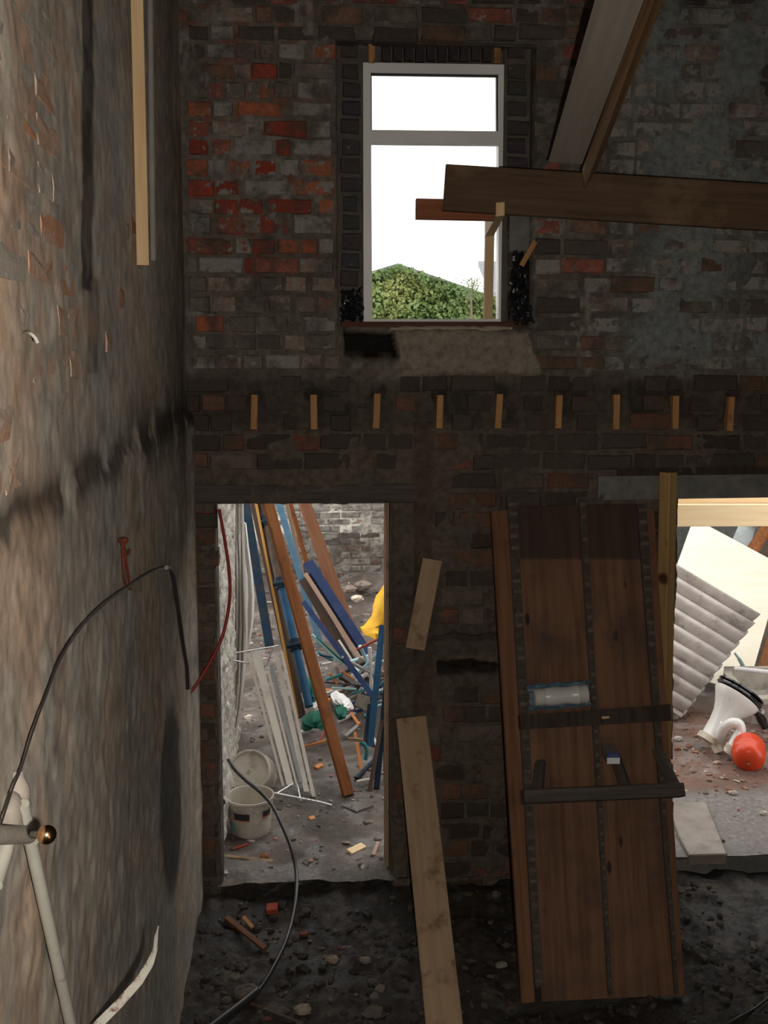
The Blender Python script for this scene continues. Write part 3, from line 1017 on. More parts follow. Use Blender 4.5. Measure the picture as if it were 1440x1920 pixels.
g = blend(g, (0.50, 0.43, 0.35), inside(PX + wobl * .5, PY, 340, 1320, 372, 1700, 6) * (GY > 1.5) * .6)
ringd = inside(PX + wobl * .3, PY, 282, 1280, 297, 1640, 6) * (GY > 1.5)
g = blend(g, (0.24, 0.115, 0.06), ringd * .5 * rough_l)
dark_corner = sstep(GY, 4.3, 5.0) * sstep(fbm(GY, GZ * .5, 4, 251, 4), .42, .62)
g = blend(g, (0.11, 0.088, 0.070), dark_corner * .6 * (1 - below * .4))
tb = inside(GY, GZ, 3.3, 2.25 + DZ, 5.6, 2.52 + DZ, .12) * rl2
g = blend(g, (0.055, 0.045, 0.036), tb * .75)
lowpeel = below * (1 - sstep(GY, 1.9, 2.7)) * sstep(fbm(GY * 1.4, GZ * .5, 6, 255, 4), .50, .60)
g = blend(g, (0.46, 0.33, 0.24), lowpeel * .7)
mot = fbm(GY * 1.2, GZ, 16, 271, 5)
g = g * (.62 + .76 * mot)[..., None]
g = blend(g, (0.46, 0.27, 0.17), sstep(fbm(GY * 1.1, GZ * .8, 10, 273, 5), .56, .66) * sstep(GZ, zl - .1, zl + .3) * (1 - sstep(PX, 150, 260) * .6) * .42)
g = blend(g, (0.034, 0.027, 0.021), chase * .96)
tint = np.concatenate([g, np.ones(GY.shape + (1,))], -1)
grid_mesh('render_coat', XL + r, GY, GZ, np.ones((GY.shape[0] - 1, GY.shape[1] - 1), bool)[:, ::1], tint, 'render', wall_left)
lb = []
z = 2.47 + DZ
k = 0
while z < 4.2:
    y = 1.15 + (k % 2) * .12
    while y < YC - .12:
        w = random.choice([.225, .225, .11])
        if y + w > YC - .05:
            break
        rr = random.random()
        c, ws = ((.46, .23, .13), .25) if rr < .35 else ((.42, .27, .19), .4) if rr < .65 else ((.36, .31, .26), .4)
        lb.append(((XL - .0462 + random.uniform(-.0025, .0025), y + w / 2, z), (w, .09, .078), c, ws, 1))
        y += w + .012
    z += .098
    k += 1
for (px, py) in ((238, 430), (230, 560), (250, 420), (205, 640)):
    q = on_x(px, py, XL)
    lb.append(((XL - .0455, q.y, q.z), (.11, .09, .07), (.33, .15, .075), .3, 1))
lay_bricks(lb, wall_left, 300, rot=math.pi / 2, lib=BMP)
wl = MB()
wl.box(XL - .35, XL - .10, YB, YW + .1, FZ - .2, ZC)
obj('wall_body', wl, 'core', wall_left)

# ================================================================ the rest of the shell
sh = MB()
sh.box(XR, XR + .2, YB, YW + .2, FZ - .2, ZC)
obj('wall_right', sh, 'core')['kind'] = 'structure'
sh = MB()
sh.box(XL - .35, XR + .2, YB - .2, YW + .23, ZC, ZC + .15)
obj('ceiling', sh, 'core')['kind'] = 'structure'
sh = MB()
sh.box(XL - .35, XR + .2, YB - .2, YB, FZ - .2, 1.0)
sh.box(XL - .35, XR + .2, YB - .2, YB, 2.95, ZC)
sh.box(XL - .35, 2.5, YB - .2, YB, 1.0, 2.95)  # unseen opening left beside this panel, added to let in some daylight fill
obj('wall_rear', sh, 'core')['kind'] = 'structure'

# floor inside
xs = np.concatenate([np.linspace(XL - .05, 2.6, 200, endpoint=False), np.linspace(2.6, XR, 12)])
ys = np.concatenate([np.linspace(YB, 3.2, 40, endpoint=False), np.linspace(3.2, YW + T - .01, 170)])
GX, GY = np.meshgrid(xs, ys)
hz = FZ + .05 * (fbm(GX, GY, 2.5, 301, 4) - .5) * 2 + .03 * (fbm(GX, GY, 12, 305, 4) - .5) * 2
hz += .05 * sstep(GY, 4.95, 5.25) * (GX < D2[0])
c = np.ones(GX.shape + (3,)) * np.array((.019, .014, .0105))
c = c * (.45 + 1.1 * fbm(GX, GY, 7, 309, 5))[..., None]
c = blend(c, (.075, .060, .047), sstep(fbm(GX, GY, 11, 313, 4), .58, .68) * .6)
wet = sstep(fbm(GX, GY, 5, 317, 4), .50, .64) * .5
tint = np.concatenate([c, wet[..., None]], -1)
fl = grid_mesh('floor', GX, GY, hz, np.ones((len(ys) - 1, len(xs) - 1), bool), tint, 'earth')
fl['kind'] = 'structure'


def ground_in(x, y):
    return FZ + .05 * (fbm(np.array([x]), np.array([y]), 2.5, 301, 4)[0] - .5) * 2 + .03 * (fbm(np.array([x]), np.array([y]), 12, 305, 4)[0] - .5) * 2 + .05 * float(sstep(np.array([y]), 4.95, 5.25)[0]) * (x < D2[0])


# yard ground
YE = 12.0
xs = np.linspace(-1.6, 5.2, 260)
ys = np.concatenate([np.linspace(YW - .02, 9.0, 230, endpoint=False), np.linspace(9.0, YE + .2, 90)])
GX, GY = np.meshgrid(xs, ys)


def yard_h(X, Y):
    h = .028 * (fbm(X, Y, 2.2, 401, 4) - .5) * 2 + .016 * (fbm(X, Y, 13, 405, 4) - .5) * 2
    h = h * (1 - inside(X, Y, 1.7, 5.2, 4.2, 6.15, .15) * .85)
    h = h + .30 * np.exp(-(((X - .72) / .42) ** 2 + ((Y - 8.25) / .62) ** 2))
    h = h + sstep(Y, 10.3, 11.8) * .30 * fbm(X, Y, 2.5, 409, 4)
    return h


hz = yard_h(GX, GY)
PXg, PYg = project(GX, GY, hz)
c = np.ones(GX.shape + (3,)) * np.array((.110, .086, .070))
c = c * (.5 + 1.0 * fbm(GX, GY, 5, 413, 5))[..., None]
c = blend(c, (.050, .037, .029), sstep(fbm(GX, GY, 3, 417, 4), .48, .62) * .65)
gravel = sstep(GX, 1.9, 2.2) * inside(GX, GY, 1.5, 6.05, 5, 7.6, .2)
c = blend(c, (.035, .027, .022), np.exp(-(((GX - .72) / .5) ** 2 + ((GY - 7.9) / .9) ** 2)) * .75)
c = blend(c, (.24, .125, .085), gravel * .7 * (.4 + .9 * fbm(GX, GY, 16, 421, 4)))
conc = inside(GX, GY, 1.7, 5.0, 4.2, 6.05, .12)
c = blend(c, (.235, .215, .205), conc * .8)
c = blend(c, (.26, .24, .23), sstep(fbm(GX, GY, 7, 425, 4), .55, .66) * .4 * (1 - conc))
wet = np.clip(sstep(fbm(GX, GY, 3.5, 429, 4), .42, .56) * (1 - sstep(GY, 6.4, 7.6)) + conc * .35, 0, 1) * .9
cut = (GX > D2[0] - .05) & (GY < 5.24)
keep = ~(cut[:-1, :-1])
tint = np.concatenate([c, wet[..., None]], -1)
yg = grid_mesh('ground_yard', GX, GY, hz, keep, tint, 'earth')
yg['kind'] = 'structure'
st = MB()
st.box(D2[0] - .05, 3.0, 5.245, YW + T + .12, FZ - .2, -.008)
obj('trim_2', st, 'concrete')['kind'] = 'structure'


def gz(x, y):
    return float(yard_h(np.array([x]), np.array([y]))[0])


# loose rubble: small stuff
def stones(name, spots, mat, label, cat):
    V, Fs, C = [], [], []
    ico = [(0, 0, 1), (.89, 0, .45), (.28, .85, .45), (-.72, .53, .45), (-.72, -.53, .45), (.28, -.85, .45), (.72, .53, -.45), (-.28, .85, -.45), (-.89, 0, -.45), (-.28, -.85, -.45), (.72, -.53, -.45), (0, 0, -1)]
    tri = [(0, 1, 2), (0, 2, 3), (0, 3, 4), (0, 4, 5), (0, 5, 1), (1, 6, 2), (2, 7, 3), (3, 8, 4), (4, 9, 5), (5, 10, 1), (2, 6, 7), (3, 7, 8), (4, 8, 9), (5, 9, 10), (1, 10, 6), (6, 11, 7), (7, 11, 8), (8, 11, 9), (9, 11, 10), (10, 11, 6)]
    for (x, y, zg, s, col) in spots:
        a = random.random() * 6.28
        sx, sy, sz = s * random.uniform(.7, 1.5), s * random.uniform(.5, 1.0), s * random.uniform(.3, .7)
        b = len(V)
        for (px, py, pz) in ico:
            k = random.uniform(.75, 1.2)
            u, v = px * sx * k, py * sy * k
            V.append((x + u * math.cos(a) - v * math.sin(a), y + u * math.sin(a) + v * math.cos(a), zg + pz * sz * k + sz * .35))
            C += [col[0], col[1], col[2], 0]
        Fs += [tuple(i + b for i in t) for t in tri]
    me = bpy.data.meshes.new(name)
    me.from_pydata(V, [], Fs)
    at = me.color_attributes.new('tint', 'FLOAT_COLOR', 'POINT')
    at.data.foreach_set('color', C)
    me.materials.append(M[mat])
    o = bpy.data.objects.new(name, me)
    link(o)
    return tag(o, label, cat, None, 'stuff')


sp = []
for i in range(1100):
    x, y = random.uniform(XL + .03, 2.3), random.uniform(3.6, 5.13)
    t = random.random()
    col = (.030, .023, .018) if t < .66 else (.062, .050, .040) if t < .92 else (.12, .10, .08) if t < .98 else (.13, .04, .025)
    sp.append((x, y, ground_in(x, y), .008 + .028 * random.random() ** 2.5, col))
stones('rubble', sp, 'stone_set', 'dark broken stones and plaster strewn over the indoor earth floor', 'rubble')
sp = []
for i in range(2600):
    y = 5.3 + 6.5 * random.random() ** 1.3
    x = random.uniform(-.5, 1.9) if random.random() < .55 else random.uniform(1.6, 4.2)
    if random.random() < .22:
        x, y = random.uniform(1.75, 3.6), random.uniform(6.0, 7.6)
    t = random.random()
    red = x > 1.7 and 5.95 < y < 7.7
    col = (.10, .08, .068) if t < .55 else (.22, .18, .15) if t < .84 else (.42, .36, .31) if t < .93 else (.30, .12, .07)
    if red:
        col = (.26, .12, .075) if t < .5 else (.20, .14, .11) if t < .75 else (.40, .33, .28)
    if 1.7 < x and y < 6.0 and random.random() < .85:
        continue
    sp.append((x, y, gz(x, y), (.006 + .022 * random.random() ** 2.2) * (1.6 if y > 9.5 else 1), col))
stones('gravel', sp, 'stone_set', 'brick chips and gravel scattered over the wet yard ground', 'gravel')

# yard walls
wy = struct_empty('wall_yard_left')
xw = D1[0] - .012
GY, GZ = np.meshgrid(np.linspace(YW + T, 7.35, 150), np.linspace(-.05, 3.0, 200))
R = .035 * (fbm(GY, GZ, 6, 501, 4) - .5) * 2 + .022 * (fbm(GY, GZ, 26, 505, 3) - .5) * 2
grid_mesh('rough_coat', xw + R, GY, GZ, np.ones((199, 149), bool), None, 'whitewash', wy)
b = MB()
b.box(xw - .35, xw - .05, YW + T, 7.33, -.1, 3.0)
obj('wall_body', b, 'whitewash', wy)
wf_ = struct_empty('wall_yard_far')
b = MB()
b.box(-2.5, 6, YE + .02, YE + .3, -.2, 3.2)
obj('wall_body', b, mat='concrete', parent=wf_)
GX, GZ = np.meshgrid(np.linspace(-.6, 2.4, 240), np.linspace(-.05, 3.2, 260))
R = .020 * (fbm(GX, GZ, 7, 521, 4) - .5) * 2 + .006
c = np.ones(GX.shape + (3,)) * np.array((.34, .31, .27))
c = c * (.5 + 1.0 * fbm(GX, GZ, 9, 525, 5))[..., None]
c = blend(c, (.62, .58, .52), sstep(fbm(GX, GZ, 4, 529, 4), .46, .58) * .8)
c = blend(c, (.10, .082, .068), sstep(fbm(GX, GZ, 5, 533, 5), .54, .66) * .8)
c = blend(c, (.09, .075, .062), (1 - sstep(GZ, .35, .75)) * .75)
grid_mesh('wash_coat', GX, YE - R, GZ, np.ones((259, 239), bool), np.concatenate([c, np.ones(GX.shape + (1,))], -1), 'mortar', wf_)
fb = []
z = .02
k = 0
while z < 3.0:
    x = -.35 + (k % 2) * .12
    while x < 1.75:
        w = random.choice([.225, .225, .11])
        t = random.random()
        pri = 2 if z < 1.7 else 1
        cc, ws = ((.46, .42, .37), .8) if t < .72 else ((.30, .20, .15), .7) if t < .85 else ((.20, .17, .15), .4)
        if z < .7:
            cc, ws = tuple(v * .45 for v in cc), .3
        fb.append(((x + w / 2, YE - .014 + .05 + random.uniform(-.014, .014), z + .037), (w, .1, .066), cc, ws, pri))
        x += w + .014
    z += .082
    k += 1
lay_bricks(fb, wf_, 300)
b = MB()
for sx in (2.2, 5.2):
    pass
b.box(5.2, 5.5, YW + T, YE, -.1, 2.6)
obj('wall_yard_right', b, 'concrete')['kind'] = 'structure'

# ================================================================ THE WINDOW
yfr = YW + .115
w1 = struct_empty('window_1')
TL, TR, BL, BR = on_y(678, 117, yfr), on_y(947.5, 121, yfr), on_y(681, 606, yfr), on_y(948, 606, yfr)


def wq(u, v):
    """a point on the frame plane, u and v from 0 to 1 (left-right, top-bottom)"""
    return TL.lerp(TR, u).lerp(BL.lerp(BR, u), v)


def bar(name, u0, u1, v0, v1, y0=0.0, y1=.07, mat='upvc', parent=w1):
    q = [wq(u0, v1), wq(u1, v1), wq(u1, v0), wq(u0, v0)]
    m = MB().hexa([(p.x, p.y + y0, p.z) for p in q] + [(p.x, p.y + y1, p.z) for p in q])
    return obj(name, m, mat, parent)


px_u, px_v = 1 / 269.0, 1 / 488.0
bar('stile', 0, 17 * px_u, 0, 1)
bar('stile', 1 - 13 * px_u, 1, 0, 1)
bar('head_rail', 17 * px_u, 1 - 13 * px_u, 0, 18 * px_v)
bar('transom', 17 * px_u, 1 - 13 * px_u, 123 * px_v, 147 * px_v, .002)
bar('bottom_rail', 17 * px_u, 1 - 13 * px_u, 1 - 8 * px_v, 1)
vt0, vt1 = 18 * px_v, 123 * px_v
u0, u1 = 17 * px_u, 1 - 13 * px_u
for (a, b_, c_, d_) in ((u0, u0 + 2.2 * px_u, vt0, vt1), (u1 - 2 * px_u, u1, vt0, vt1), (u0, u1, vt0, vt0 + 1.8 * px_v), (u0, u1, vt1 - 1 * px_v, vt1)):
    bar('gasket', a, b_, c_, d_, .015, .05, 'gasket')
bar('pane', u0, u1, vt0, vt1, .030, .034, 'glass')
bar('pane', u0, u1, 147 * px_v, 1 - 8 * px_v, .055, .059, 'glass')

A = on_y(640, 608, YW + .01)
B = on_y(976, 608, YW + .01)
m = MB().hexa([(A.x, YW - .005, A.z - .014), (B.x, YW - .005, B.z - .014), (B.x, YW - .005, B.z + .012), (A.x, YW - .005, A.z + .012),
               (A.x, YW + .17, A.z - .014), (B.x, YW + .17, B.z - .014), (B.x, YW + .17, B.z + .012), (A.x, YW + .17, A.z + .012)])
o = obj('trim_3', m, 'sill')
o['kind'] = 'structure'
o['label'] = 'red stained timber board below the window frame'
m = MB()
pts = [on_y(732 + i * 12, 616 + random.uniform(-1, 1), YW + .0) for i in range(20)]
m.tube(pts, [random.uniform(.008, .018) for _ in pts], 8)
obj('foam_seam', m, 'foam', wall_back, smooth=True)
for i, xx in enumerate((697, 933)):
    A, B = on_y(xx, 117, yb - .005), on_y(xx, 82, yb - .005)
    timber('packing_wedge', A, B, .034, .05, 'joist', face=(0, -1, 0), label='orange wooden wedge above the %s corner of the window' % ('near' if i == 0 else 'far'), cat='wedge', group='wedges over the window')
bpy.data.objects['packing_wedge']['label'] = 'orange wooden wedge above the window corner nearer the left wall'
bpy.data.objects['packing_wedge.001']['label'] = 'orange wooden wedge above the window corner nearer the rafter'


def crumple(name, poly, y, amp, label, cat, mat='black_plastic', n=14, seed=0):
    """a crumpled sheet over a px quadrilateral (tl, tr, br, bl) at depth y"""
    rnd = random.Random(seed)
    vs, fs = [], []
    for i in range(n + 1):
        for j in range(n + 1):
            u, v = j / n, i / n
            p = [poly[k] for k in range(4)]
            x = (p[0][0] * (1 - u) + p[1][0] * u) * (1 - v) + (p[3][0] * (1 - u) + p[2][0] * u) * v
            yy = (p[0][1] * (1 - u) + p[1][1] * u) * (1 - v) + (p[3][1] * (1 - u) + p[2][1] * u) * v
            e = 0 if 0 < i < n and 0 < j < n else 2.5
            q = on_y(x + rnd.uniform(-1.5 - e, 1.5 + e), yy + rnd.uniform(-1.5 - e, 1.5 + e), y)
            q.y -= abs(rnd.gauss(0, amp)) + amp * 1.2 * math.sin(u * 9 + v * 5 + seed) ** 2
            vs.append(q)
    for i in range(n):
        for j in range(n):
            a = i * (n + 1) + j
            fs.append((a, a + 1, a + n + 2, a + n + 1))
    o = obj(name, MB().add(vs, fs), mat)
    s = o.modifiers.new('thick', 'SOLIDIFY')
    s.thickness = .002
    return tag(o, label, cat)


crumple('plastic_sheet', [(640, 545), (678, 540), (679, 602), (638, 605)], yb + .0, .012, 'crumpled black polythene at the lower window corner nearest the left wall', 'plastic sheet', seed=3)
crumple('plastic_sheet', [(960, 470), (990, 478), (998, 560), (952, 600)], yb - .01, .014, 'crumpled black polythene bunched beside the window frame below the beam', 'plastic sheet', seed=5)
crumple('plastic_sheet', [(958, 585), (992, 570), (1000, 606), (962, 608)], YW + .01, .010, 'small scrap of black polythene at the sill end below the beam', 'plastic sheet', n=8, seed=8)
timber('lath', on_y(978, 498, YW - .02), on_y(1004, 452, YW - .02), .026, .010, 'joist', face=(0, -1, 0), label='orange splinter of lath slanting above the black polythene', cat='lath')

# joist ends in the wall
names = ['first', 'second', 'third', 'fourth', 'fifth', 'sixth', 'seventh', 'eighth', 'ninth']
for i, (a, b_, y0, y1) in enumerate(JX):
    A, B = on_y(b_, y1, YW - .03), on_y(a, y0, YW - .03)
    timber('joist_end', A, B, .034, .09, 'joist', face=(0, -1, 0), label='%s sawn joist end from the left wall, set in the brick wall' % names[i], cat='joist end', group='sawn joist ends in a row')

# ================================================================ beams and rafters
yb1 = 4.72
A, B = on_y(833, 350.5, yb1), on_y(1440, 388, 4.55)
d = (B - A)
B2 = A + d * ((XR + .02 - A.x) / d.x)
timber('floor_beam', A, B2, .208, .05, 'beam', face=(0, -1, 0), label='long dark brown beam crossing the window and the brick wall', cat='beam')
A, B = on_y(781, 391, yb1 + .055), on_y(930, 394, yb1 + .055)
timber('board_offcut', A, B, .094, .045, 'beam_red', face=(0, -1, 0), label='short red-brown board fixed behind the lower edge of the long beam', cat='board')
A, B = on_y(916, 598, yfr + .012), on_y(919.5, 428, yfr + .012)
timber('prop', A, B, .046, .038, 'pine', face=(0, -1, 0), label='slim pale post standing on the window frame under the beam', cat='post')
fq = [on_y(a, b, yb1 - .075) for a, b in ((930, 406), (946, 404), (946, 379), (930, 380))]
bq = [on_y(a, b, yfr + .01) for a, b in ((909, 444), (926, 442), (926, 414), (909, 415))]
tag(obj('bracket_block', MB().hexa(fq + bq), 'pine'), 'pale timber block between the slim post and the beam', 'block')
q0_, q1_ = on_y(956, 396, yb - .022), on_y(994, 472, yb - .022)
obj('plaster_patch', MB().box(q0_.x, q1_.x, yb - .022, yb + .04, q1_.z, q0_.z), 'concrete', wall_back, label='grey plaster patch in the window recess below the beam')

# rafter: a grey board and a brown board side by side, running up towards the camera
def prism(name, e, mat, label, cat):
    """e: three visible edges, each (bottom px, bottom depth, top px, top depth)"""
    P = [(on_y(a[0], a[1], a[2]), on_y(b[0], b[1], b[2])) for a, b in e]
    up = (P[1][0].y - YB - .06) / (P[1][0].y - P[1][1].y)
    up = min(up, (ZC - .14 - P[1][0].z) / (P[1][1].z - P[1][0].z))
    Bt = [p[0] for p in P]
    Tp = [p[0] + (p[1] - p[0]) * up for p in P]
    Bt.append(Bt[0] + Bt[2] - Bt[1])
    Tp.append(Tp[0] + Tp[2] - Tp[1])
    z = (Tp[1] - Bt[1]).normalized()
    x = (Bt[0] - Bt[1])
    x = (x - z * x.dot(z)).normalized()
    y = z.cross(x)
    R = Matrix((x, y, z)).transposed()
    o0 = Bt[1]
    vs = [R.transposed() @ (p - o0) for p in Bt + Tp]
    fs = [(0, 1, 2, 3), (7, 6, 5, 4), (0, 4, 5, 1), (1, 5, 6, 2), (2, 6, 7, 3), (3, 7, 4, 0)]
    me = bpy.data.meshes.new(name)
    me.from_pydata([tuple(v) for v in vs], [], fs)
    me.materials.append(M[mat])
    bm_fix(me)
    o = bpy.data.objects.new(name, me)
    m4 = R.to_4x4()
    m4.translation = o0
    o.matrix_basis = m4
    link(o)
    return tag(o, label, cat)


prism('rafter', [((1030, 300, 4.60), (1117, 0, 3.42)), ((1028, 303, 4.57), (1115, 0, 3.40)), ((1091, 308, 4.52), (1207, 0, 3.36))], 'rafter_grey', 'pale grey sloping rafter board above the long beam', 'rafter')
prism('rafter', [((1091, 318, 4.53), (1207, 0, 3.37)), ((1096, 355, 4.48), (1226, 0, 3.34)), ((1119, 318, 4.54), (1244, 0, 3.40))], 'rafter_brown', 'brown sloping rafter board with a pointed cut end, beside the grey one', 'rafter')

# ================================================================ things on the left wall
A, B = on_x(268, 497, XL + .03), on_x(256, -70, XL + .03)
A = on_y(268, 497, 3.55)
B = on_y(254.5, -90, 3.55)
B = A + (B - A) * ((ZC - .005 - A.z) / (B.z - A.z))
timber('batten', A, B, .041, .022, 'pine', face=(.1, -1, 0), label='new pine batten hanging down beside the left wall', cat='batten')
cond = MB().tube([on_x(287, 490, XL + .012), on_x(283, 150, XL + .012), on_x(281, -60, XL + .012)], .012, 8)
tag(obj('conduit', cond, 'conduit', smooth=True), 'thin grey conduit running up the left wall behind the pine batten', 'conduit')
cb = [(2, 1545), (24, 1478), (40, 1440), (62, 1370), (88, 1300), (112, 1238), (150, 1178), (195, 1132), (240, 1100), (285, 1072), (312, 1064)]
pts = [on_x(a, b, XL + .035) for a, b in cb]
m = MB().tube(pts, [.002, .002, .002, .0022, .0024, .0028, .0034, .0042, .005, .0055, .006], 8, smooth=5)
tag(obj('cable', m, 'rubber', smooth=True), 'thin black cable arching across the left wall', 'cable')
pts = [on_x(a, b, XL + .05) for a, b in ((312, 1064), (322, 1068), (327, 1090), (334, 1140), (342, 1200), (350, 1250), (352, 1292))]
m = MB().tube(pts, .009, 8, smooth=5)
tag(obj('cable', m, 'rubber', smooth=True), 'thick black cable hanging down the left wall by the doorway', 'cable')
pts = [on_y(a, b, y) for a, b, y in ((411, 955, 5.25), (421, 1010, 5.2), (430, 1075, 5.15), (430, 1130, 5.1), (418, 1190, 5.06), (396, 1238, 5.03), (372, 1278, 5.0), (354, 1300, 4.98), (349, 1290, 4.98), (350, 1250, 4.98))]
m = MB().tube(pts, .0085, 8, smooth=5)
tag(obj('cable', m, 'cable_red', smooth=True), 'red cable looping through the narrow doorway to the left wall', 'cable')
cw = empty('copper_wires', on_x(232, 1010, XL), 'bunch of bare copper wires hanging from a hole in the left wall', 'wire')
for k, path in enumerate((((230, 1010), (232, 1050), (236, 1100)), ((231, 1012), (238, 1060), (246, 1106)), ((229, 1012), (231, 1045), (233, 1085), (240, 1104)), ((231, 1022), (240, 1040), (243, 1030)))):
    obj('wire', MB().tube([on_x(a, b, XL + .03) for a, b in path], .0035, 6, smooth=4), 'copper', cw, smooth=True)
obj('wire_head', MB().lathe([(.002, .012), (.014, .008), (.016, 0), (.008, -.012)], Matrix.Translation(on_x(231, 1014, XL + .025)), 10), 'copper', cw, smooth=True)
m = MB().tube([on_x(a, b, XL + d) for a, b, d in ((46, 624, .005), (56, 625, .03), (65, 632, .04), (71, 643, .045))], .0035, 6, smooth=4)
tag(obj('wire_stub', m, 'pipe_grey', smooth=True), 'short curl of white wire sticking out of the left wall', 'wire')
pt = on_x(203, 728, XL + .0)
timber('wall_plug', pt + Vector((-.02, -.10, 0)), pt + Vector((-.02, .08, .0)), .045, .05, 'pine_dirty', face=(1, 0, 0), label='small wooden plug let into the left wall above the dark ledge', cat='wood plug')

# pipe with a stop tap, lower left
pp = empty('water_pipe', on_x(135, 1960, XL + .03), 'slanting grey water pipe with a brass stop tap on the left wall', 'pipe')
top, bot = on_x(42, 1508, XL + .035), on_x(152, 2010, XL + .035)
obj('pipe', MB().tube([top, bot], .0118, 14), 'pipe_grey', pp, smooth=True)
jn = on_x(54, 1565, XL + .035)
obj('branch_pipe', MB().tube([on_x(-60, 1566, XL + .03), jn], .016, 14), 'daub', pp, smooth=True)
obj('branch_pipe', MB().tube([on_x(-10, 1660, XL + .02), on_x(10, 1600, XL + .02), on_x(14, 1570, XL + .02)], .013, 12), 'pipe_grey', pp, smooth=True)
m = MB()
m.tube([on_x(44, 1516, XL + .02), on_x(36, 1490, XL + .018), on_x(30, 1450, XL + .01)], [.016, .020, .014], 12, smooth=3)
m.tube([on_x(20, 1560, XL + .01), on_x(14, 1520, XL + .012), on_x(26, 1495, XL + .01)], [.024, .022, .016], 12, smooth=3)
obj('plaster_daub', m, 'daub', pp, smooth=True)
obj('pipe_joint', MB().tube([on_x(55, 1552, XL + .035), on_x(59, 1574, XL + .035)], .0165, 14), 'pipe_grey', pp, smooth=True)
tdir = Vector((1, .25, 0)).normalized()
base_p = on_x(58, 1564, XL + .045)
hd = on_x(87, 1565, XL + .155)
obj('tap_stem', MB().tube([base_p, hd], .005, 10), 'pipe_grey', pp, smooth=True)
dd = (hd - base_p).normalized()
rm = dd.to_track_quat('Z', 'Y').to_matrix().to_4x4()
rm.translation = hd - dd * .008
obj('tap_knob', MB().lathe([(.004, -.008), (.0105, -.006), (.0135, 0), (.0125, .006), (.008, .0075), (.009, .011), (.0135, .013), (.0135, .020), (.006, .026)], rm, 16), 'brass', pp, smooth=True)

# bent flaking strip sticking out of the wall
path = [(150, 1960, 2.24), (185, 1920, 2.22), (225, 1880, 2.21), (262, 1838, 2.20), (282, 1805, 2.19), (291, 1780, 2.18), (293, 1755, 2.18), (297, 1737, 2.18)]
wd = [.022, .021, .020, .019, .017, .010, .008, .002]
pts = [on_y(a, b, y) for a, b, y in path]
e0 = Vector((XL - .02, 2.27, pts[0].z - (pts[0].x - XL) * .9))
pts = [e0] + pts
wd = [.022] + wd
rings = []
for i, p in enumerate(pts):
    d = (pts[min(i + 1, len(pts) - 1)] - pts[max(i - 1, 0)]).normalized()
    toc = (CAM - p).normalized()
    s = d.cross(toc).normalized()
    n_ = s.cross(d).normalized()
    h, t = wd[i] / 2, .0035
    rings.append([p + s * h + n_ * t, p + n_ * t * 2.2, p - s * h + n_ * t, p - s * h - n_ * t, p - n_ * t * .5, p + s * h - n_ * t])
tag(obj('bent_strip', MB().sections(rings), 'strip', smooth=True), 'bent strip with flaking white paint sticking out of the left wall', 'strip')

# ================================================================ boards leaning on the back wall
A, B = on_z(838, 1960, FZ + .01), on_y(770.5, 1345, 5.12)
timber('scaffold_board', A, B, .160, .035, 'pine_dirty', label='dirty pale plank leaning on the wall right of the narrow doorway', cat='plank', warp=.002)
A, B = on_y(778.5, 1217, YW - .045), on_y(811, 1049, YW - .045)
timber('short_board', A, B, .103, .025, 'pine_dirty', face=(0, -1, 0), label='short pale board fixed slantwise on the brick wall above the plank', cat='board')

# the new post by the wide opening
A, B = on_y(1249, 1560, 5.0), on_y(1263, 886, 5.06)
A = B + (A - B) * ((B.z - FZ) / (B.z - A.z))
timber('door_post', A, B, .068, .068, 'dirty_post', face=(.50, -.86, .0), label='yellowish timber post standing at the side of the wide opening', cat='post')

# the old shelf unit
p0 = on_z(978, 1880, FZ + .02)
p1 = on_y(1283, 1868, p0.y)
pt0 = on_y(922, 945, 5.08)
U = (p1 - p0)
U.z *= .5
U.normalize()
V = (pt0 - p0)
V = (V - U * V.dot(U)).normalized()
N = U.cross(V)
if N.y > 0:
    N = -N
su = empty('shelf_unit', p0, 'old dark stained board shelf unit leaning against the brick wall', 'shelf unit')


def sp_(px, py, off=0.0):
    return on_plane(px, py, p0 + N * off, N)


def sboard(name, t0, t1, b0, b1, yt0, yt1, yb0, yb1, off, th, mat, label=None):
    """a board of the unit: left and right px of its top and bottom edge"""
    q = [sp_(b0, yb0, off), sp_(b1, yb1, off), sp_(t1, yt1, off), sp_(t0, yt0, off)]
    o0 = (q[0] + q[1]) / 2
    x = U
    z = ((q[3] + q[2]) / 2 - o0).normalized()
    y = -N
    x = y.cross(z).normalized()
    y = z.cross(x)
    R = Matrix((x, y, z)).transposed()
    seg = 4
    vs = []
    for bk in (0, th):
        for i in range(seg + 1):
            s = i / seg
            for a, b in ((q[0], q[3]), (q[1], q[2])):
                p = a.lerp(b, s) - N * bk
                vs.append(R.transposed() @ (p - o0))
    fs = []
    h = (seg + 1) * 2
    for i in range(seg):
        a = i * 2
        fs += [(a, a + 1, a + 3, a + 2), (h + a, h + a + 2, h + a + 3, h + a + 1), (a, a + 2, h + a + 2, h + a), (a + 1, h + a + 1, h + a + 3, a + 3)]
    fs += [(0, h, h + 1, 1), (2 * seg, 2 * seg + 1, h + 2 * seg + 1, h + 2 * seg)]
    me = bpy.data.meshes.new(name)
    me.from_pydata([tuple(v) for v in vs], [], fs)
    me.materials.append(M[mat])
    bm_fix(me)
    o = bpy.data.objects.new(name, me)
    m4 = R.to_4x4()
    m4.translation = o0 - p0
    o.matrix_basis = m4
    link(o, su)
    o.matrix_basis = m4
    if label:
        o['label'] = label
    return o


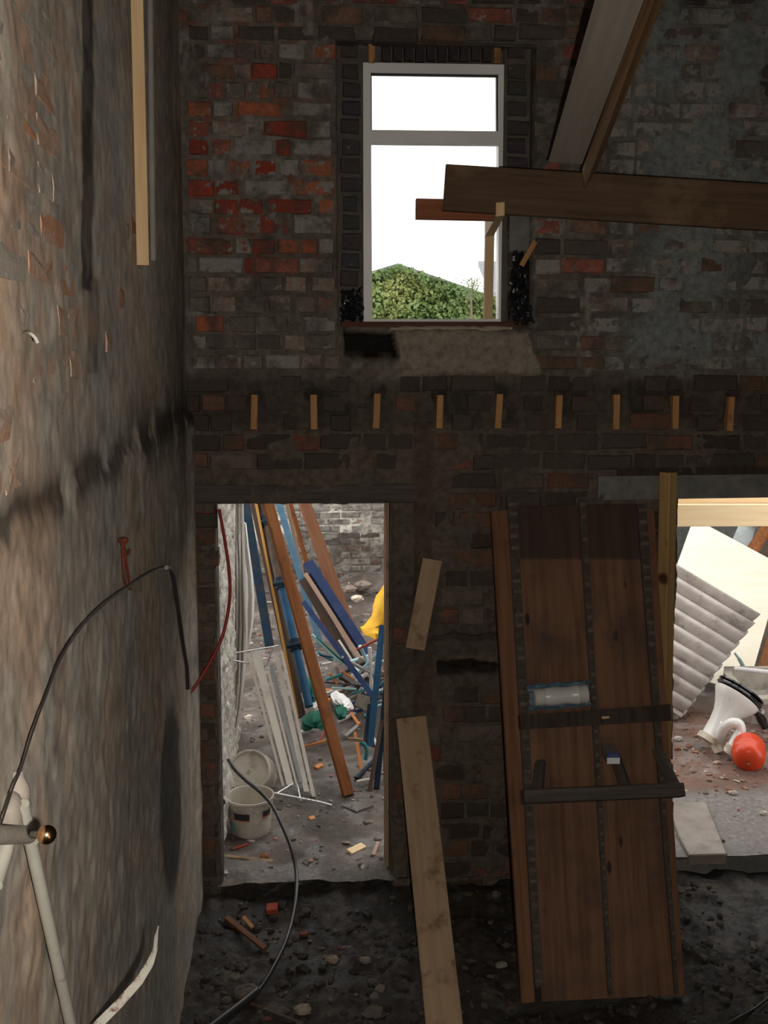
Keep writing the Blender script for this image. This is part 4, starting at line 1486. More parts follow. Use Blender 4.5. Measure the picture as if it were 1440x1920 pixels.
sboard('side_board', 921, 951, 978, 1003, 958, 956, 1881, 1879, .012, .03, 'old_edge')
sboard('back_board', 966, 1087, 1016, 1143, 950, 948, 1878, 1872, 0, .022, 'old_board')
sboard('back_board', 1090, 1196, 1143, 1268, 947, 945, 1872, 1866, -.004, .022, 'old_board')
sboard('side_board', 1196, 1226, 1268, 1284, 948, 955, 1866, 1868, -.012, .03, 'old_edge')
for (t0, t1, b0, b1, yt, ybm, off, lab) in ((950, 969, 1003, 1018, 932, 1850, .018, 1), (1085, 1099, 1141, 1149, 935, 1868, .010, 0), (1194, 1212, 1266, 1273, 945, 1866, .012, 0)):
    stp = sboard('notched_strip', t0, t1, b0, b1, yt, yt, ybm, ybm, off, .012, 'notch')
    nm = MB()
    for k in range(44):
        s = (k + .5 + random.uniform(-.1, .1)) / 44
        yy = yt + (ybm - yt) * s
        xa, xb = t0 + (b0 - t0) * s, t1 + (b1 - t1) * s
        if random.random() < .3:
            continue
        q = [sp_(xa + 3, yy + 4.5, off + .003), sp_(xb - 1, yy + 4.5, off + .003), sp_(xb - 1, yy - 2, off + .006), sp_(xa + 3, yy - 2, off + .006)]
        nm.hexa(q + [p - N * .006 for p in q])
    no = obj('notches', nm, 'notch_pale')
    no.parent = stp
    no.matrix_parent_inverse = (Matrix.Translation(p0) @ stp.matrix_basis).inverted()
    no['kind'] = 'stuff'
# shelf rails and brackets
sboard('shelf_rail', 975, 1258, 977, 1259, 1341, 1321, 1368, 1351, .06, .065, 'old_dark')
q0, q1 = sp_(984, 1493, .16), sp_(1284, 1480, .16)
timber('shelf', q0, q1, .062, .085, 'old_dark_grey', face=(0, -1, .55), parent=su)
for (a, b, c, d) in ((1010, 1425, 1005, 1490), (1228, 1402, 1262, 1472), (1150, 1418, 1168, 1470)):
    timber('bracket', sp_(a, b, .008), sp_(c, d, .13), .048, .03, 'old_dark_grey', face=(-.75, -1, .2), parent=su)
sboard('wood_chip', 1128, 1143, 1129, 1142, 1343.5, 1343, 1347.5, 1347, .065, .01, 'pine')

# plastic-wrapped pipe and the small box on the unit
j0, j1 = sp_(1001, 1308, .10), sp_(1101, 1301, .10)
jd = (j1 - j0).normalized()
jr = empty('wrapped_jar', j0, 'white ribbed plastic jar in torn blue polythene, lying on the upper shelf rail', 'jar')
rm = jd.to_track_quat('Z', 'Y').to_matrix().to_4x4()
rm.translation = j0
Lj = (j1 - j0).length
prof = [(.03, 0), (.039, .002)]
for k in range(4):
    prof += [(.042, .006 + k * .012), (.039, .012 + k * .012)]
prof += [(.043, .058), (.046, .09), (.043, .13), (.041, .16), (.046, .20), (.049, .205), (.049, .215), (.046, .22), (.047, Lj - .012), (.044, Lj - .004), (.03, Lj)]
obj('jar_body', MB().lathe(prof, rm, 24), 'jar', jr, smooth=True)
rings = []
for i in range(13):
    s = i / 12
    c0 = j0 + jd * (Lj * (s * 1.16 - .08))
    ring = []
    for a in range(12):
        an = math.pi * (.0 + a / 11.0 * 1.15) - .2
        rr = .052 + random.uniform(-.003, .012)
        ring.append(c0 - N * math.sin(an) * rr * .75 + V * math.cos(an) * rr * 1.05 + jd * random.uniform(-.012, .012) + N * .005)
    rings.append(ring)
vs = [p for r_ in rings for p in r_]
fs = [(i * 12 + j, i * 12 + j + 1, (i + 1) * 12 + j + 1, (i + 1) * 12 + j) for i in range(12) for j in range(11)]
o = obj('polythene_wrap', MB().add(vs, fs), 'blue_poly', jr)
o.modifiers.new('thick', 'SOLIDIFY').thickness = .0012
crm = [sp_(985, 1316, .085) + Vector((random.uniform(-.02, .02), 0, random.uniform(-.02, .02))) for _ in range(3)]
bx = empty('small_carton', sp_(1150, 1432, .05), 'small blue and white carton lying on the middle shelf bracket', 'carton')
f0, f1 = sp_(1138, 1432, .10), sp_(1162, 1432, .10)
fu, fd = (f1 - f0), Vector((0, .09, .012))
hh = Vector((0, 0, .052))
bp = lambda h0, h1: [f0 + hh * h0, f1 + hh * h0, f1 + hh * h1, f0 + hh * h1]
m = MB().hexa(bp(0, .97) + [p + fd for p in bp(0, .97)])
obj('carton_body', m, 'card_grey', bx)
off = Vector((0, -.0012, 0))
obj('white_band', MB().hexa([p + off for p in bp(.0, .58)] + [p + off * .1 for p in bp(.0, .58)]), 'card_white', bx)
obj('blue_band', MB().hexa([p + off for p in bp(.58, 1.0)] + [p + off * .1 for p in bp(.58, 1.0)]), 'card_blue', bx)
b2 = [f0 + fu * .25 + hh * .76, f0 + fu * .85 + hh * .76, f0 + fu * .85 + hh * .86, f0 + fu * .25 + hh * .86]
obj('pale_print', MB().hexa([p + off * 1.6 for p in b2] + [p + off for p in b2]), 'card_grey', bx)

# ================================================================ THE YARD THROUGH THE NARROW DOORWAY
def ground_depth(py):
    return gy(640, py) if py > 760 else 30.0


def lean(name, bpx, bpy, yb_, tpx, tpy, yt_, w, t, mat, label, cat, face=None, ext=1.0, group=None, roll=0.0):
    A, B = on_y(bpx, bpy, yb_), on_y(tpx, tpy, yt_)
    return timber(name, A, A + (B - A) * ext, w, t, mat, face=face, label=label, cat=cat, group=group, roll=roll)


def sheet(name, rows, y, mat, label, cat, folds=4, amp=.03, nu=24):
    """a hanging sheet: rows of (py, px left, px right)"""
    vs, fs = [], []
    for i, (py, a, b) in enumerate(rows):
        for j in range(nu + 1):
            u = j / nu
            p = on_y(a + (b - a) * u, py, y)
            p.y += amp * math.sin(u * math.pi * 2 * folds + i * .25) + .02 * math.sin(i * 1.3 + u * 5)
            vs.append(p)
    for i in range(len(rows) - 1):
        for j in range(nu):
            a = i * (nu + 1) + j
            fs.append((a, a + 1, a + nu + 2, a + nu + 1))
    o = obj(name, MB().add(vs, fs), mat, smooth=True)
    o.modifiers.new('thick', 'SOLIDIFY').thickness = .006
    return tag(o, label, cat)


sheet('dust_sheet', [(900, 441, 455), (950, 441, 455), (1000, 441, 456), (1060, 441, 458), (1120, 441, 461), (1180, 440, 463), (1230, 439, 461), (1280, 438, 457), (1330, 436, 452), (1370, 431, 444), (1405, 430, 434)], 6.9,
      'dust_sheet', 'pale grey dust sheet hanging in folds inside the narrow doorway', 'sheet', 3, .035)
sheet('polythene_sheet', [(980, 448, 462), (1020, 452, 466), (1080, 455, 474), (1120, 456, 477), (1160, 456, 476), (1200, 455, 470), (1235, 454, 462)], 7.3,
      'white_sheet', 'white polythene sheet hanging behind the grey dust sheet', 'sheet', 2, .02)

lean('steel_post', 506, 1216, 9.0, 462, 955, 9.2, .082, .06, 'blue_dark', 'dark blue steel post leaning beside the white polythene sheet', 'post', ext=1.3)
lean('timber_plank', 566, 1345, 7.2, 477, 950, 7.9, .062, .045, 'wood_black', 'dark timber with a yellow edge leaning left of the blue tube', 'timber', ext=1.3)
lean('timber_plank', 558, 1345, 7.17, 487, 980, 7.80, .020, .03, 'wood_yellow', 'narrow yellow-brown batten fixed along the dark timber', 'batten', ext=1.35)
tb = empty('scaffold_tube', on_y(578, 1320, 7.0), 'blue tube with clamps leaning between the dark timber and the orange plank', 'tube')
A, B = on_y(580, 1325, 7.0), on_y(496, 960, 7.9)
B = A + (B - A) * 1.3
obj('tube_body', MB().tube([A, B], .030, 12), 'blue', tb, smooth=True)
c0_ = A.lerp(B, (1325 - 1098) / 365 / 1.3)
obj('black_sleeve', MB().tube([c0_, B], .036, 12), 'wood_black', tb, smooth=True, label='blackened upper length of the tube')
for (a, b) in ((488, 980), (521, 1102), (554, 1217)):
    s = (1325 - b) / (1325 - 960) / 1.3
    c = A.lerp(B, s)
    d = (B - A).normalized()
    obj('clamp', MB().tube([c - d * .04, c + d * .04], .046, 10).tube([c + Vector((-.06, -.03, 0)), c + Vector((.05, -.04, .02))], .018, 8), 'blue_dark', tb, smooth=False)
lean('black_post', 562, 1300, gy(562, 1300) - .4, 484, 950, 8.3, .055, .04, 'wood_black', 'blackened post leaning just behind the blue tube', 'post', ext=1.3)
lean('timber_plank', 655, 1490, gy(655, 1490) - .02, 506, 950, 7.0, .072, .045, 'wood_orange', 'long orange-brown plank leaning across the middle of the narrow doorway', 'plank', face=(.35, -1, .1), ext=1.35)
lean('blue_pole', 602, 1212, gy(602, 1212),  525, 950, 9.3, .060, .03, 'pale_blue', 'short length of light blue pole leaning behind the orange plank', 'pole', ext=1.4)
lean('timber_batten', 596, 1205, gy(596, 1205), 539, 950, 9.4, .035, .03, 'wood_pink', 'pale pinkish batten leaning right of the light blue pole', 'batten', ext=1.4)
lean('timber_plank', 612, 1190, gy(612, 1190), 546, 950, 9.6, .045, .04, 'wood_orange', 'narrow orange batten leaning behind the blue board', 'batten', ext=1.4)
lean('timber_plank', 664, 1200, gy(664, 1200) - .05, 575, 950, 9.9, .120, .045, 'wood_brown', 'wide mid-brown plank leaning in front of the whitewashed yard wall', 'plank', face=(.5, -1, .1), ext=1.35)
lean('blue_board', 692, 1228, 7.9, 578, 1052, 8.3, .088, .04, 'navy', 'navy blue board leaning diagonally over the tube pile', 'board', face=(.5, -1, .4))
lean('grey_board', 682, 1248, 7.8, 572, 1075, 8.2, .032, .10, 'wood_pink', 'weathered grey-brown board leaning along the navy board', 'board', face=(-.2, -1, .5))
lean('brown_fibreboard', 665, 1252, 7.95, 567, 1085, 8.3, .075, .03, 'wood_black', 'dark brown panel under the weathered grey-brown board', 'panel', face=(-.3, -1, .5))
lean('blue_pole', 704, 1312, 7.3, 568, 1128, 8.0, .042, .04, 'navy', 'long navy pole slanting down into the tube pile', 'pole')


def pd(py):
    return min(7.6, ground_depth(py) - .06)


PILE = [
    (585, 1190, 640, 1245, .010, 'pale_teal', 'pale blue rod lying against the long navy pole'), (592, 1195, 668, 1262, .008, 'green', 'thin green rod beside the pale blue rod'),
    (668, 1218, 710, 1198, .011, 'red', 'red stick poking up below the yellow sack'), (693, 1214, 697, 1292, .016, 'white_pipe', 'white tube standing upright in the pile below the red stick'),
    (714, 1210, 700, 1262, .014, 'white_pipe', 'white tube leaning beside the bright blue post'), (662, 1272, 707, 1226, .011, 'pale_teal', 'pale teal tube crossing the white tubes'),
    (667, 1276, 690, 1262, .018, 'white_pipe', 'short fat white tube end in the middle of the pile'), (640, 1232, 702, 1266, .014, 'grey_pipe', 'grey tube with a rusty end lying across the pile'),
    (612, 1274, 643, 1264, .013, 'teal', 'short teal tube beside the orange plank'), (608, 1279, 680, 1286, .007, 'rubber', 'thin black rod lying flat across the pile'),
    (632, 1322, 702, 1284, .009, 'grey_pipe', 'dark grey rod over the white bag'), (633, 1354, 674, 1334, .018, 'grey_pipe', 'fat grey pipe below the green cloth'),
    (646, 1382, 692, 1342, .014, 'grey_pipe', 'grey pipe slanting above the orange stick'), (660, 1300, 700, 1290, .010, 'teal', 'teal rod below the long navy pole'),
    (668, 1460, 702, 1424, .014, 'blue_dark', 'dark blue tube lying low beside the orange plank foot'), (695, 1376, 709, 1402, .014, 'white_pipe', 'short white tube standing between the blue posts'),
    (669, 1466, 697, 1461, .012, 'cream_metal', 'pale stick lying on the ground by the orange plank foot'), (568, 1400, 622, 1386, .010, 'orange', 'orange stick lying left of the orange plank'),
    (598, 1392, 614, 1362, .008, 'red', 'rust-red rod leaning over the orange stick'), (562, 1374, 586, 1362, .014, 'white_pipe', 'white pipe end below the green cloth left of the plank'),
    (604, 1246, 622, 1242, .010, 'white_pipe', 'small white offcut above the teal tube'), (610, 1300, 640, 1292, .012, 'white_pipe', 'white offcut lying above the white bag'),
    (622, 1290, 668, 1292, .010, 'pale_teal', 'pale tube lying flat behind the black rod'), (618, 1262, 632, 1282, .010, 'orange', 'orange splinter beside the short teal tube'),
    (640, 1258, 664, 1274, .010, 'orange', 'orange splinter below the green rod'), (684, 1262, 712, 1250, .012, 'white_pipe', 'white tube lying level below the teal tube'),
    (706, 1290, 733, 1268, .010, 'teal', 'teal tube between the two blue posts'), (704, 1325, 728, 1318, .012, 'pale_teal', 'pale tube end by the dark blue post'),
    (690, 1300, 703, 1292, .012, 'pale_teal', 'small pale elbow below the crossing navy pole')]
for (a, b, c, d, r_, mt, lab) in PILE:
    m = MB().tube([on_y(a, b, pd(b)), on_y(c, d, pd(d))], r_, 9)
    tag(obj('tube', m, mt, smooth=True), lab, 'tube', 'loose tubes and sticks in the yard pile')
rp = random.Random(77)
KIND = [('white_pipe', 'white'), ('grey_pipe', 'grey'), ('pale_teal', 'pale blue'), ('navy', 'navy'), ('wood_black', 'dark brown'), ('orange', 'orange'), ('wood_black', 'dark brown'), ('blue_dark', 'dark blue'), ('teal', 'teal'), ('wood_pink', 'pinkish')]
for i in range(46):
    mt, cn_ = KIND[i % len(KIND)]
    a, b = rp.uniform(598, 722), rp.uniform(1222, 1370)
    if b > 1340 and a < 660:
        a += 50
    an = rp.choice([-.5, -.35, -.2, .1, .3, .5, .8, 1.1]) + rp.uniform(-.15, .15)
    ln_ = rp.uniform(10, 30)
    P0 = on_y(a - math.cos(an) * ln_, b - math.sin(an) * ln_, pd(b) + rp.uniform(.0, .35))
    P1 = on_y(min(a + math.cos(an) * ln_, 728), b + math.sin(an) * ln_, pd(b) + rp.uniform(.0, .35))
    for P_ in (P0, P1):
        P_.z = max(P_.z, gz(P_.x, P_.y) + .01)
    m = MB().tube([P0, P1], rp.uniform(.007, .016), 7)
    tag(obj('stick', m, mt, smooth=True), 'short %s stick in the tangle of the yard pile' % cn_, 'stick', 'short sticks tangled in the yard pile, ' + cn_)
for (a, b, ya, c, d, yc, w, mt, lab) in ((694, 1400, gy(694, 1400), 717, 1172, 7.4, .048, 'blue', 'bright blue post standing at the door jamb'), (706, 1478, gy(706, 1478), 729, 1240, 6.7, .040, 'blue_dark', 'dark blue post closest to the door jamb'),
                                         (693, 1484, gy(693, 1484), 716, 1350, 6.5, .028, 'wood_black', 'dark brown stake in front of the blue posts'), (684, 1400, gy(684, 1400), 693, 1320, 7.2, .03, 'blue_dark', 'short dark blue stub left of the bright blue post'),
                                         (677, 1442, gy(677, 1442), 665, 1372, 6.8, .022, 'orange', 'flat orange stick standing in the ground below the pile'), (724, 1465, gy(724, 1465), 722, 1300, 6.6, .034, 'blue_dark', 'second dark blue post behind the stake')):
    lean('stake', a, b, ya, c, d, yc, w, .03, mt, lab, 'post')
o = bpy.data.objects['stake.004']
timber('cross_piece', on_y(652, 1386, 6.55), on_y(680, 1389, 6.55), .02, .012, 'pine_dirty', face=(0, -1, 0), parent=None, label='small pale cross stick fixed on the flat orange stick', cat='stick')
m = MB().tube([on_y(a, b, 6.6) for a, b in ((675, 1391), (684, 1397), (688, 1410), (685, 1424))], .014, 9, smooth=4)
tag(obj('hose_end', m, 'teal', smooth=True), 'short curl of teal hose beside the flat orange stick', 'hose')


def blob(name, poly, y, amp, mat, label, cat, seed, drop=.05):
    """crumpled cloth: a px outline with a raised wrinkled middle and a body behind it"""
    rnd = random.Random(seed)
    cx = sum(p[0] for p in poly) / len(poly)
    cy = sum(p[1] for p in poly) / len(poly)
    k = 4
    rim = []
    for i in range(len(poly)):
        a, b = poly[i], poly[(i + 1) % len(poly)]
        for s in range(k):
            rim.append((a[0] + (b[0] - a[0]) * s / k, a[1] + (b[1] - a[1]) * s / k))
    rings = []
    for q, dep in ((1.0, .06), (.98, .02), (.8, -.03), (.5, -.055), (.18, -.06)):
        ring = []
        for (x, yy) in rim:
            p = on_y(cx + (x - cx) * q, cy + (yy - cy) * q, y)
            p.y += dep * (amp / .04) + rnd.uniform(-amp, amp) * .35
            ring.append(p)
        rings.append(ring)
    o = obj(name, MB().sections(rings), mat, smooth=True)
    return tag(o, label, cat)


blob('tarpaulin', [(566, 1352), (585, 1340), (606, 1338), (614, 1352), (608, 1366), (585, 1362), (566, 1372)], 6.98, .05, 'green', 'green tarpaulin folded on the ground left of the orange plank', 'tarpaulin', 1)
blob('tarpaulin', [(575, 1280), (585, 1276), (592, 1300), (594, 1318), (580, 1316), (572, 1308)], 7.3, .05, 'green', 'green cloth bunched behind the foot of the blue tube', 'cloth', 2)
blob('cloth', [(568, 1316), (585, 1312), (600, 1322), (604, 1336), (588, 1336), (570, 1326)], 7.25, .05, 'dust_sheet', 'beige cloth between the two green cloths', 'cloth', 3)
blob('tarpaulin', [(628, 1328), (642, 1322), (652, 1334), (648, 1346), (634, 1350), (628, 1340)], 7.05, .05, 'green', 'green cloth wad right of the orange plank', 'cloth', 4)
blob('plastic_bag', [(620, 1308), (632, 1301), (644, 1308), (656, 1316), (664, 1330), (652, 1336), (640, 1324), (624, 1322)], 7.15, .05, 'white_sheet', 'white plastic bag crumpled in the tube pile', 'bag', 5)
m = MB().hexa([on_y(a, b, 7.3) for a, b in ((664, 1322), (692, 1334), (694, 1306), (672, 1300))] + [on_y(a, b, 7.34) for a, b in ((664, 1322), (692, 1334), (694, 1306), (672, 1300))])
tag(obj('panel_offcut', m, 'stoneware'), 'beige panel offcut leaning beside the bright blue post', 'panel')
# yellow rubble sack
ys_ = 8.6
rings = []
outl = [(1082, 735, 745), (1092, 724, 760), (1105, 714, 768), (1122, 704, 772), (1140, 699, 774), (1155, 697, 774), (1166, 690, 774), (1178, 676, 772), (1186, 680, 770), (1192, 700, 765), (1200, 707, 760)]
rs = random.Random(5)
for (py_, a, b) in outl:
    L_, R_ = on_y(a, py_, ys_), on_y(b, py_, ys_)
    c = (L_ + R_) / 2
    w = (R_ - L_).length / 2
    rings.append([c + Vector((math.cos(t * math.pi / 9) * w * (1 + rs.uniform(-.02, .02)), math.sin(t * math.pi / 9) * min(w, .2) * (.9 + rs.uniform(-.2, .2)) - .035 * math.sin(t * 2.1 + py_ * .11) * math.sin(py_ * .17 + t), rs.uniform(-.016, .016))) for t in range(18)])
sk = obj('rubble_sack', MB().sections(list(reversed(rings))), 'yellow', smooth=True)
tag(sk, 'bright yellow plastic rubble sack slumped behind the door jamb', 'sack')

# folded cream metal frame with wire stands
fr = empty('folded_frame', on_z(560, 1495, 0), 'folded cream metal slatted frame with wire stands leaning by the bucket', 'frame')
fy0, fy1 = gy(560, 1492) - .02, 6.75
FS = fy0 - 5.98


def fl_(name, b0, b1, byy, t0, t1, tyy, dz, mat):
    m = MB()
    q = [on_y(b0, byy, fy0 + dz), on_y(b1, byy, fy0 + dz), on_y(t1, tyy, fy1 + dz), on_y(t0, tyy, fy1 + dz)]
    m.hexa(q + [p + Vector((0, .025, -.008)) for p in q])
    return obj(name, m, mat, fr)


fl_('slat', 529, 534, 1474, 464, 469, 1228, .03, 'cream_metal')
fl_('slat', 538, 551, 1472, 473, 488, 1226, .015, 'cream_metal')
fl_('slat', 556, 560, 1478, 499, 503, 1250, .0, 'cream_metal')
fl_('channel', 561, 568, 1466, 505, 512, 1246, .012, 'zinc')
fl_('slat', 570, 580, 1484, 514, 523, 1230, .0, 'cream_metal')
fl_('slat', 585, 592, 1494, 526, 531, 1222, -.015, 'cream_metal')
wire = lambda ps, r_: obj('wire_stand', MB().tube([on_y(a, b, y + FS) for a, b, y in ps], r_, 8), 'steel', fr, smooth=True)
wire([(420, 1228, 6.4), (523, 1211, 6.5)], .006)
wire([(436, 1238, 6.45), (468, 1244, 6.5)], .005)
wire([(470, 1208, 6.6), (492, 1216, 6.5)], .005)
wire([(512, 1214, 6.5), (500, 1246, 6.5), (494, 1252, 6.5)], .006)
wire([(517, 1489, 5.9), (553, 1467, 6.02)], .006)
wire([(556, 1466, 6.02), (564, 1502, 5.85)], .006)
wire([(514, 1487, 5.9), (600, 1504, 5.84), (622, 1510, 5.82)], .007)
for k in range(9):
    t = k / 8
    wire([(520 + 72 * t, 1486 + 15 * t, 5.9 - .06 * t), (520 + 72 * t, 1491 + 15 * t, 5.9 - .06 * t)], .004)

# buckets
by = gy(469, 1578) + .14
bc = on_y(469, 1492, by)
bk = empty('bucket', (bc.x, by, 0), 'dirty cream plastic bucket with a black and orange label in the narrow doorway', 'bucket')
rimz = bc.z
Rr = 46 * by / F
mat4 = Matrix.Translation((bc.x, by, 0))
obj('bucket_body', MB().lathe([(Rr * .80, .0), (Rr * .84, .02), (Rr * .95, rimz - .045), (Rr * .955, rimz - .02), (Rr * .97, rimz), (Rr * .93, rimz), (Rr * .90, rimz - .03), (Rr * .86, rimz - .11), (.01, rimz - .115)], mat4, 32), 'bucket', bk, smooth=True)
obj('rim', MB().lathe([(Rr * .94, rimz + .004), (Rr * .96, rimz + .008), (Rr * 1.01, rimz + .006), (Rr * 1.02, rimz - .006), (Rr * .97, rimz - .012), (Rr * .93, rimz - .004), (Rr * .94, rimz + .004)], mat4, 32, cap=False), 'bucket', bk, smooth=True)


def bucket_patch(name, a0, a1, z0, z1, mat, e=.0022):
    vs, fs = [], []
    n = 8
    for i in range(n + 1):
        a = a0 + (a1 - a0) * i / n
        for z in (z0, z1):
            rr = Rr * (.84 + .11 * (z - .02) / (rimz - .065)) + e
            vs.append((bc.x + rr * math.sin(a), by - rr * math.cos(a), z))
    for i in range(n):
        fs.append((2 * i, 2 * i + 2, 2 * i + 3, 2 * i + 1))
    return obj(name, MB().add(vs, fs), mat, bk)


zt = rimz - .05
bucket_patch('black_label', -.75, .0, zt - .045, zt - .005, 'bucket_black')
bucket_patch('orange_band', -.85, .0, zt - .052, zt - .045, 'bucket_orange')
bucket_patch('black_label', .62, 1.1, zt - .035, zt, 'bucket_black')
bucket_patch('orange_band', .62, 1.15, zt - .046, zt - .036, 'bucket_orange')
bucket_patch('teal_label', -1.02, -.74, zt - .13, zt - .075, 'bucket_teal')
# overturned tub, its base towards us
c2 = on_y(466, 1446, 6.30)
ax = Vector((-.12, -.80, .52)).normalized()
rm = ax.to_track_quat('Z', 'Y').to_matrix().to_4x4()
rm.translation = c2
R2 = 43 * 6.30 / F
tb2 = empty('overturned_bucket', (c2.x, c2.y, 0), 'cream bucket tipped over with its round base facing out, behind the upright bucket', 'bucket')
obj('bucket_body', MB().lathe([(R2 * 1.08, -.20), (R2 * 1.05, -.19), (R2 * .99, -.02), (R2 * .97, -.004), (R2 * .93, .004), (R2 * .86, .0), (R2 * .84, -.012), (.012, -.014), (.01, -.014)], rm, 36), 'bucket', tb2, smooth=True)
obj('centre_boss', MB().lathe([(.014, -.014), (.013, -.007), (.008, -.006), (.006, -.011), (.001, -.011)], rm, 14), 'bucket', tb2, smooth=True)
bl = min(p for p in [c2.z])
# hose from the yard over the sill into the room
hp = [(428, 1424, 5.72), (440, 1442, 5.66), (460, 1462, 5.6), (487, 1484, 5.58), (510, 1510, 5.50), (530, 1550, 5.38), (546, 1590, 5.27), (555, 1630, 5.17), (556, 1670, 5.03), (549, 1720, 4.85), (534, 1770, 4.66), (508, 1822, 4.48), (484, 1858, 4.37), (455, 1888, 4.27), (405, 1930, 4.15), (340, 1975, 4.02)]
pts = []
for a, b, y in hp:
    p = on_y(a, b, y)
    if y < 5.3:
        g_ = ground_in(p.x, p.y)
        if p.z < g_ + .012:
            p = on_z(a, b, g_ + .014)
    pts.append(p)
rad = [.0105] * 9 + [.0105, .0105, .011, .012, .015, .016, .016]
m = MB().tube(pts, .0105, 10, smooth=6)
tag(obj('hose', m, 'rubber', smooth=True), 'black hose running from the bucket over the doorway floor into the room', 'hose')
m = MB().tube([on_z(a, b, FZ + .045) for a, b in ((482, 1858), (440, 1892), (398, 1924), (350, 1965))], .018, 10, smooth=4)
tag(obj('hose_sleeve', m, 'rubber', smooth=True), 'thicker black pipe at the near end of the hose', 'pipe')

pts = []
for a, b in ((1352, 1925), (1385, 1908), (1412, 1893), (1440, 1872), (1475, 1840)):
    p = on_z(a, b, FZ)
    pts.append(on_z(a, b, ground_in(p.x, p.y) + .012))
tag(obj('cable', MB().tube(pts, .006, 8, smooth=4), 'rubber', smooth=True), 'black cable curving over the indoor floor beyond the foot of the shelf unit', 'cable')

# scraps on the ground
def scrap(name, a, b, c, d, w, t, mat, label, cat, indoor=False, rise=.012):
    z = (lambda p: ground_in(p.x, p.y)) if indoor else (lambda p: gz(p.x, p.y))
    P = []
    for (x, y) in ((a, b), (c, d)):
        p = on_z(x, y, FZ if indoor else 0)
        p = on_z(x, y, z(p) + rise)
        P.append(p)
    return timber(name, P[0], P[1], w, t, mat, face=(0, -.3, 1), label=label, cat=cat)


scrap('wood_scrap', 655, 1596, 682, 1583, .045, .02, 'pine_bright', 'pale broken wood scrap on the doorway ground', 'wood scrap')
scrap('wood_scrap', 437, 1591, 466, 1581, .014, .012, 'red', 'small red-brown stick near the bucket', 'stick')
scrap('wood_scrap', 424, 1604, 512, 1614, .018, .01, 'pine_dirty', 'long thin pale lath lying at the door threshold', 'lath')
scrap('wood_scrap', 700, 1602, 709, 1578, .020, .012, 'wood_pink', 'small pink-grey stick by the door jamb', 'stick')
scrap('wood_scrap', 640, 1510, 672, 1522, .010, .006, 'rubber', 'thin dark twig on the doorway ground', 'twig')
scrap('wood_scrap', 672, 1520, 700, 1510, .010, .006, 'wood_black', 'thin dark twig crossing the first one', 'twig')
scrap('brick_scrap', 580, 1534, 590, 1531, .03, .02, 'orange', 'single pinkish brick chip on the doorway ground', 'brick chip')
scrap('wood_scrap', 592, 1438, 604, 1432, .035, .02, 'orange', 'orange wood chip beside the cream frame', 'wood chip')
scrap('wood_scrap', 424, 1718, 497, 1776, .028, .018, 'old_edge', 'dark brown stick lying on the indoor floor left of the hose', 'stick', True, .02)
scrap('brick_scrap', 500, 1700, 520, 1698, .05, .045, 'red', 'red brick fragment on the indoor floor', 'brick fragment', True, .02)
scrap('wood_scrap', 415, 1858, 560, 1915, .014, .010, 'wood_black', 'thin black rod lying across the hose on the indoor floor', 'rod', True, .012)
scrap('wood_scrap', 456, 1718, 474, 1738, .02, .012, 'joist', 'small rusty splinter beside the dark stick', 'splinter', True, .02)


def stone(px, py, s, col, label, indoor=True, seed=0, cat='stone'):
    rnd = random.Random(seed)
    p = on_z(px, py, FZ if indoor else 0)
    zz = ground_in(p.x, p.y) if indoor else gz(p.x, p.y)
    p = on_z(px, py, zz + s * .3)
    n = 9
    rings = []
    for q, h in ((.55, -.5), (.95, -.2), (1.0, .15), (.7, .45), (.2, .55)):
        rings.append([p + Vector((math.cos(6.283 * k / n) * s * q * rnd.uniform(.75, 1.2), math.sin(6.283 * k / n) * s * q * .7 * rnd.uniform(.75, 1.2), h * s * rnd.uniform(.8, 1.1))) for k in range(n)])
    o = obj('stone', MB().sections(rings), 'stone')
    o.color = (col[0], col[1], col[2], 0)
    return tag(o, label, cat, 'larger stones on the ground')


stone(622, 1800, .038, (.22, .17, .12), 'tan stone on the indoor floor between the hose and the plank', seed=1)
stone(568, 1893, .042, (.24, .20, .15), 'pale angular stone at the near edge of the indoor floor', seed=2)
stone(685, 1800, .030, (.17, .145, .12), 'flat grey stone beside the tan stone', seed=3)
stone(462, 1860, .060, (.12, .10, .085), 'dull grey lump next to the hose end', seed=4)
stone(700, 1900, .055, (.085, .07, .058), 'dark rounded lump left of the plank foot', seed=5)
stone(940, 1810, .030, (.20, .175, .15), 'pale stone between the plank and the shelf unit', seed=6)
stone(560, 1660, .022, (.26, .24, .23), 'small pale stone at the doorway step', seed=7)
stone(1433, 1525, .028, (.55, .48, .40), 'pale stone on the wet concrete outside', indoor=False, seed=8)
stone(1345, 1430, .028, (.45, .33, .27), 'pinkish stone on the gravel below the toilet', indoor=False, seed=9)
stone(1375, 1487, .03, (.42, .34, .29), 'long pale chip at the gravel edge', indoor=False, seed=10)
stone(1270, 1385, .035, (.50, .46, .42), 'white chip beside the shelf unit on the gravel', indoor=False, seed=11)
stone(466, 1345, .035, (.60, .54, .47), 'white chip behind the overturned bucket', indoor=False, seed=12)
stone(670, 1122, .07, (.62, .52, .42), 'pale rubble lump at the foot of the far yard wall', indoor=False, seed=13)
stone(655, 1105, .09, (.24, .19, .16), 'brown rubble lump at the foot of the far yard wall', indoor=False, seed=14)
stone(680, 1098, .10, (.22, .18, .155), 'grey rubble lump at the foot of the far yard wall near the jamb', indoor=False, seed=15)

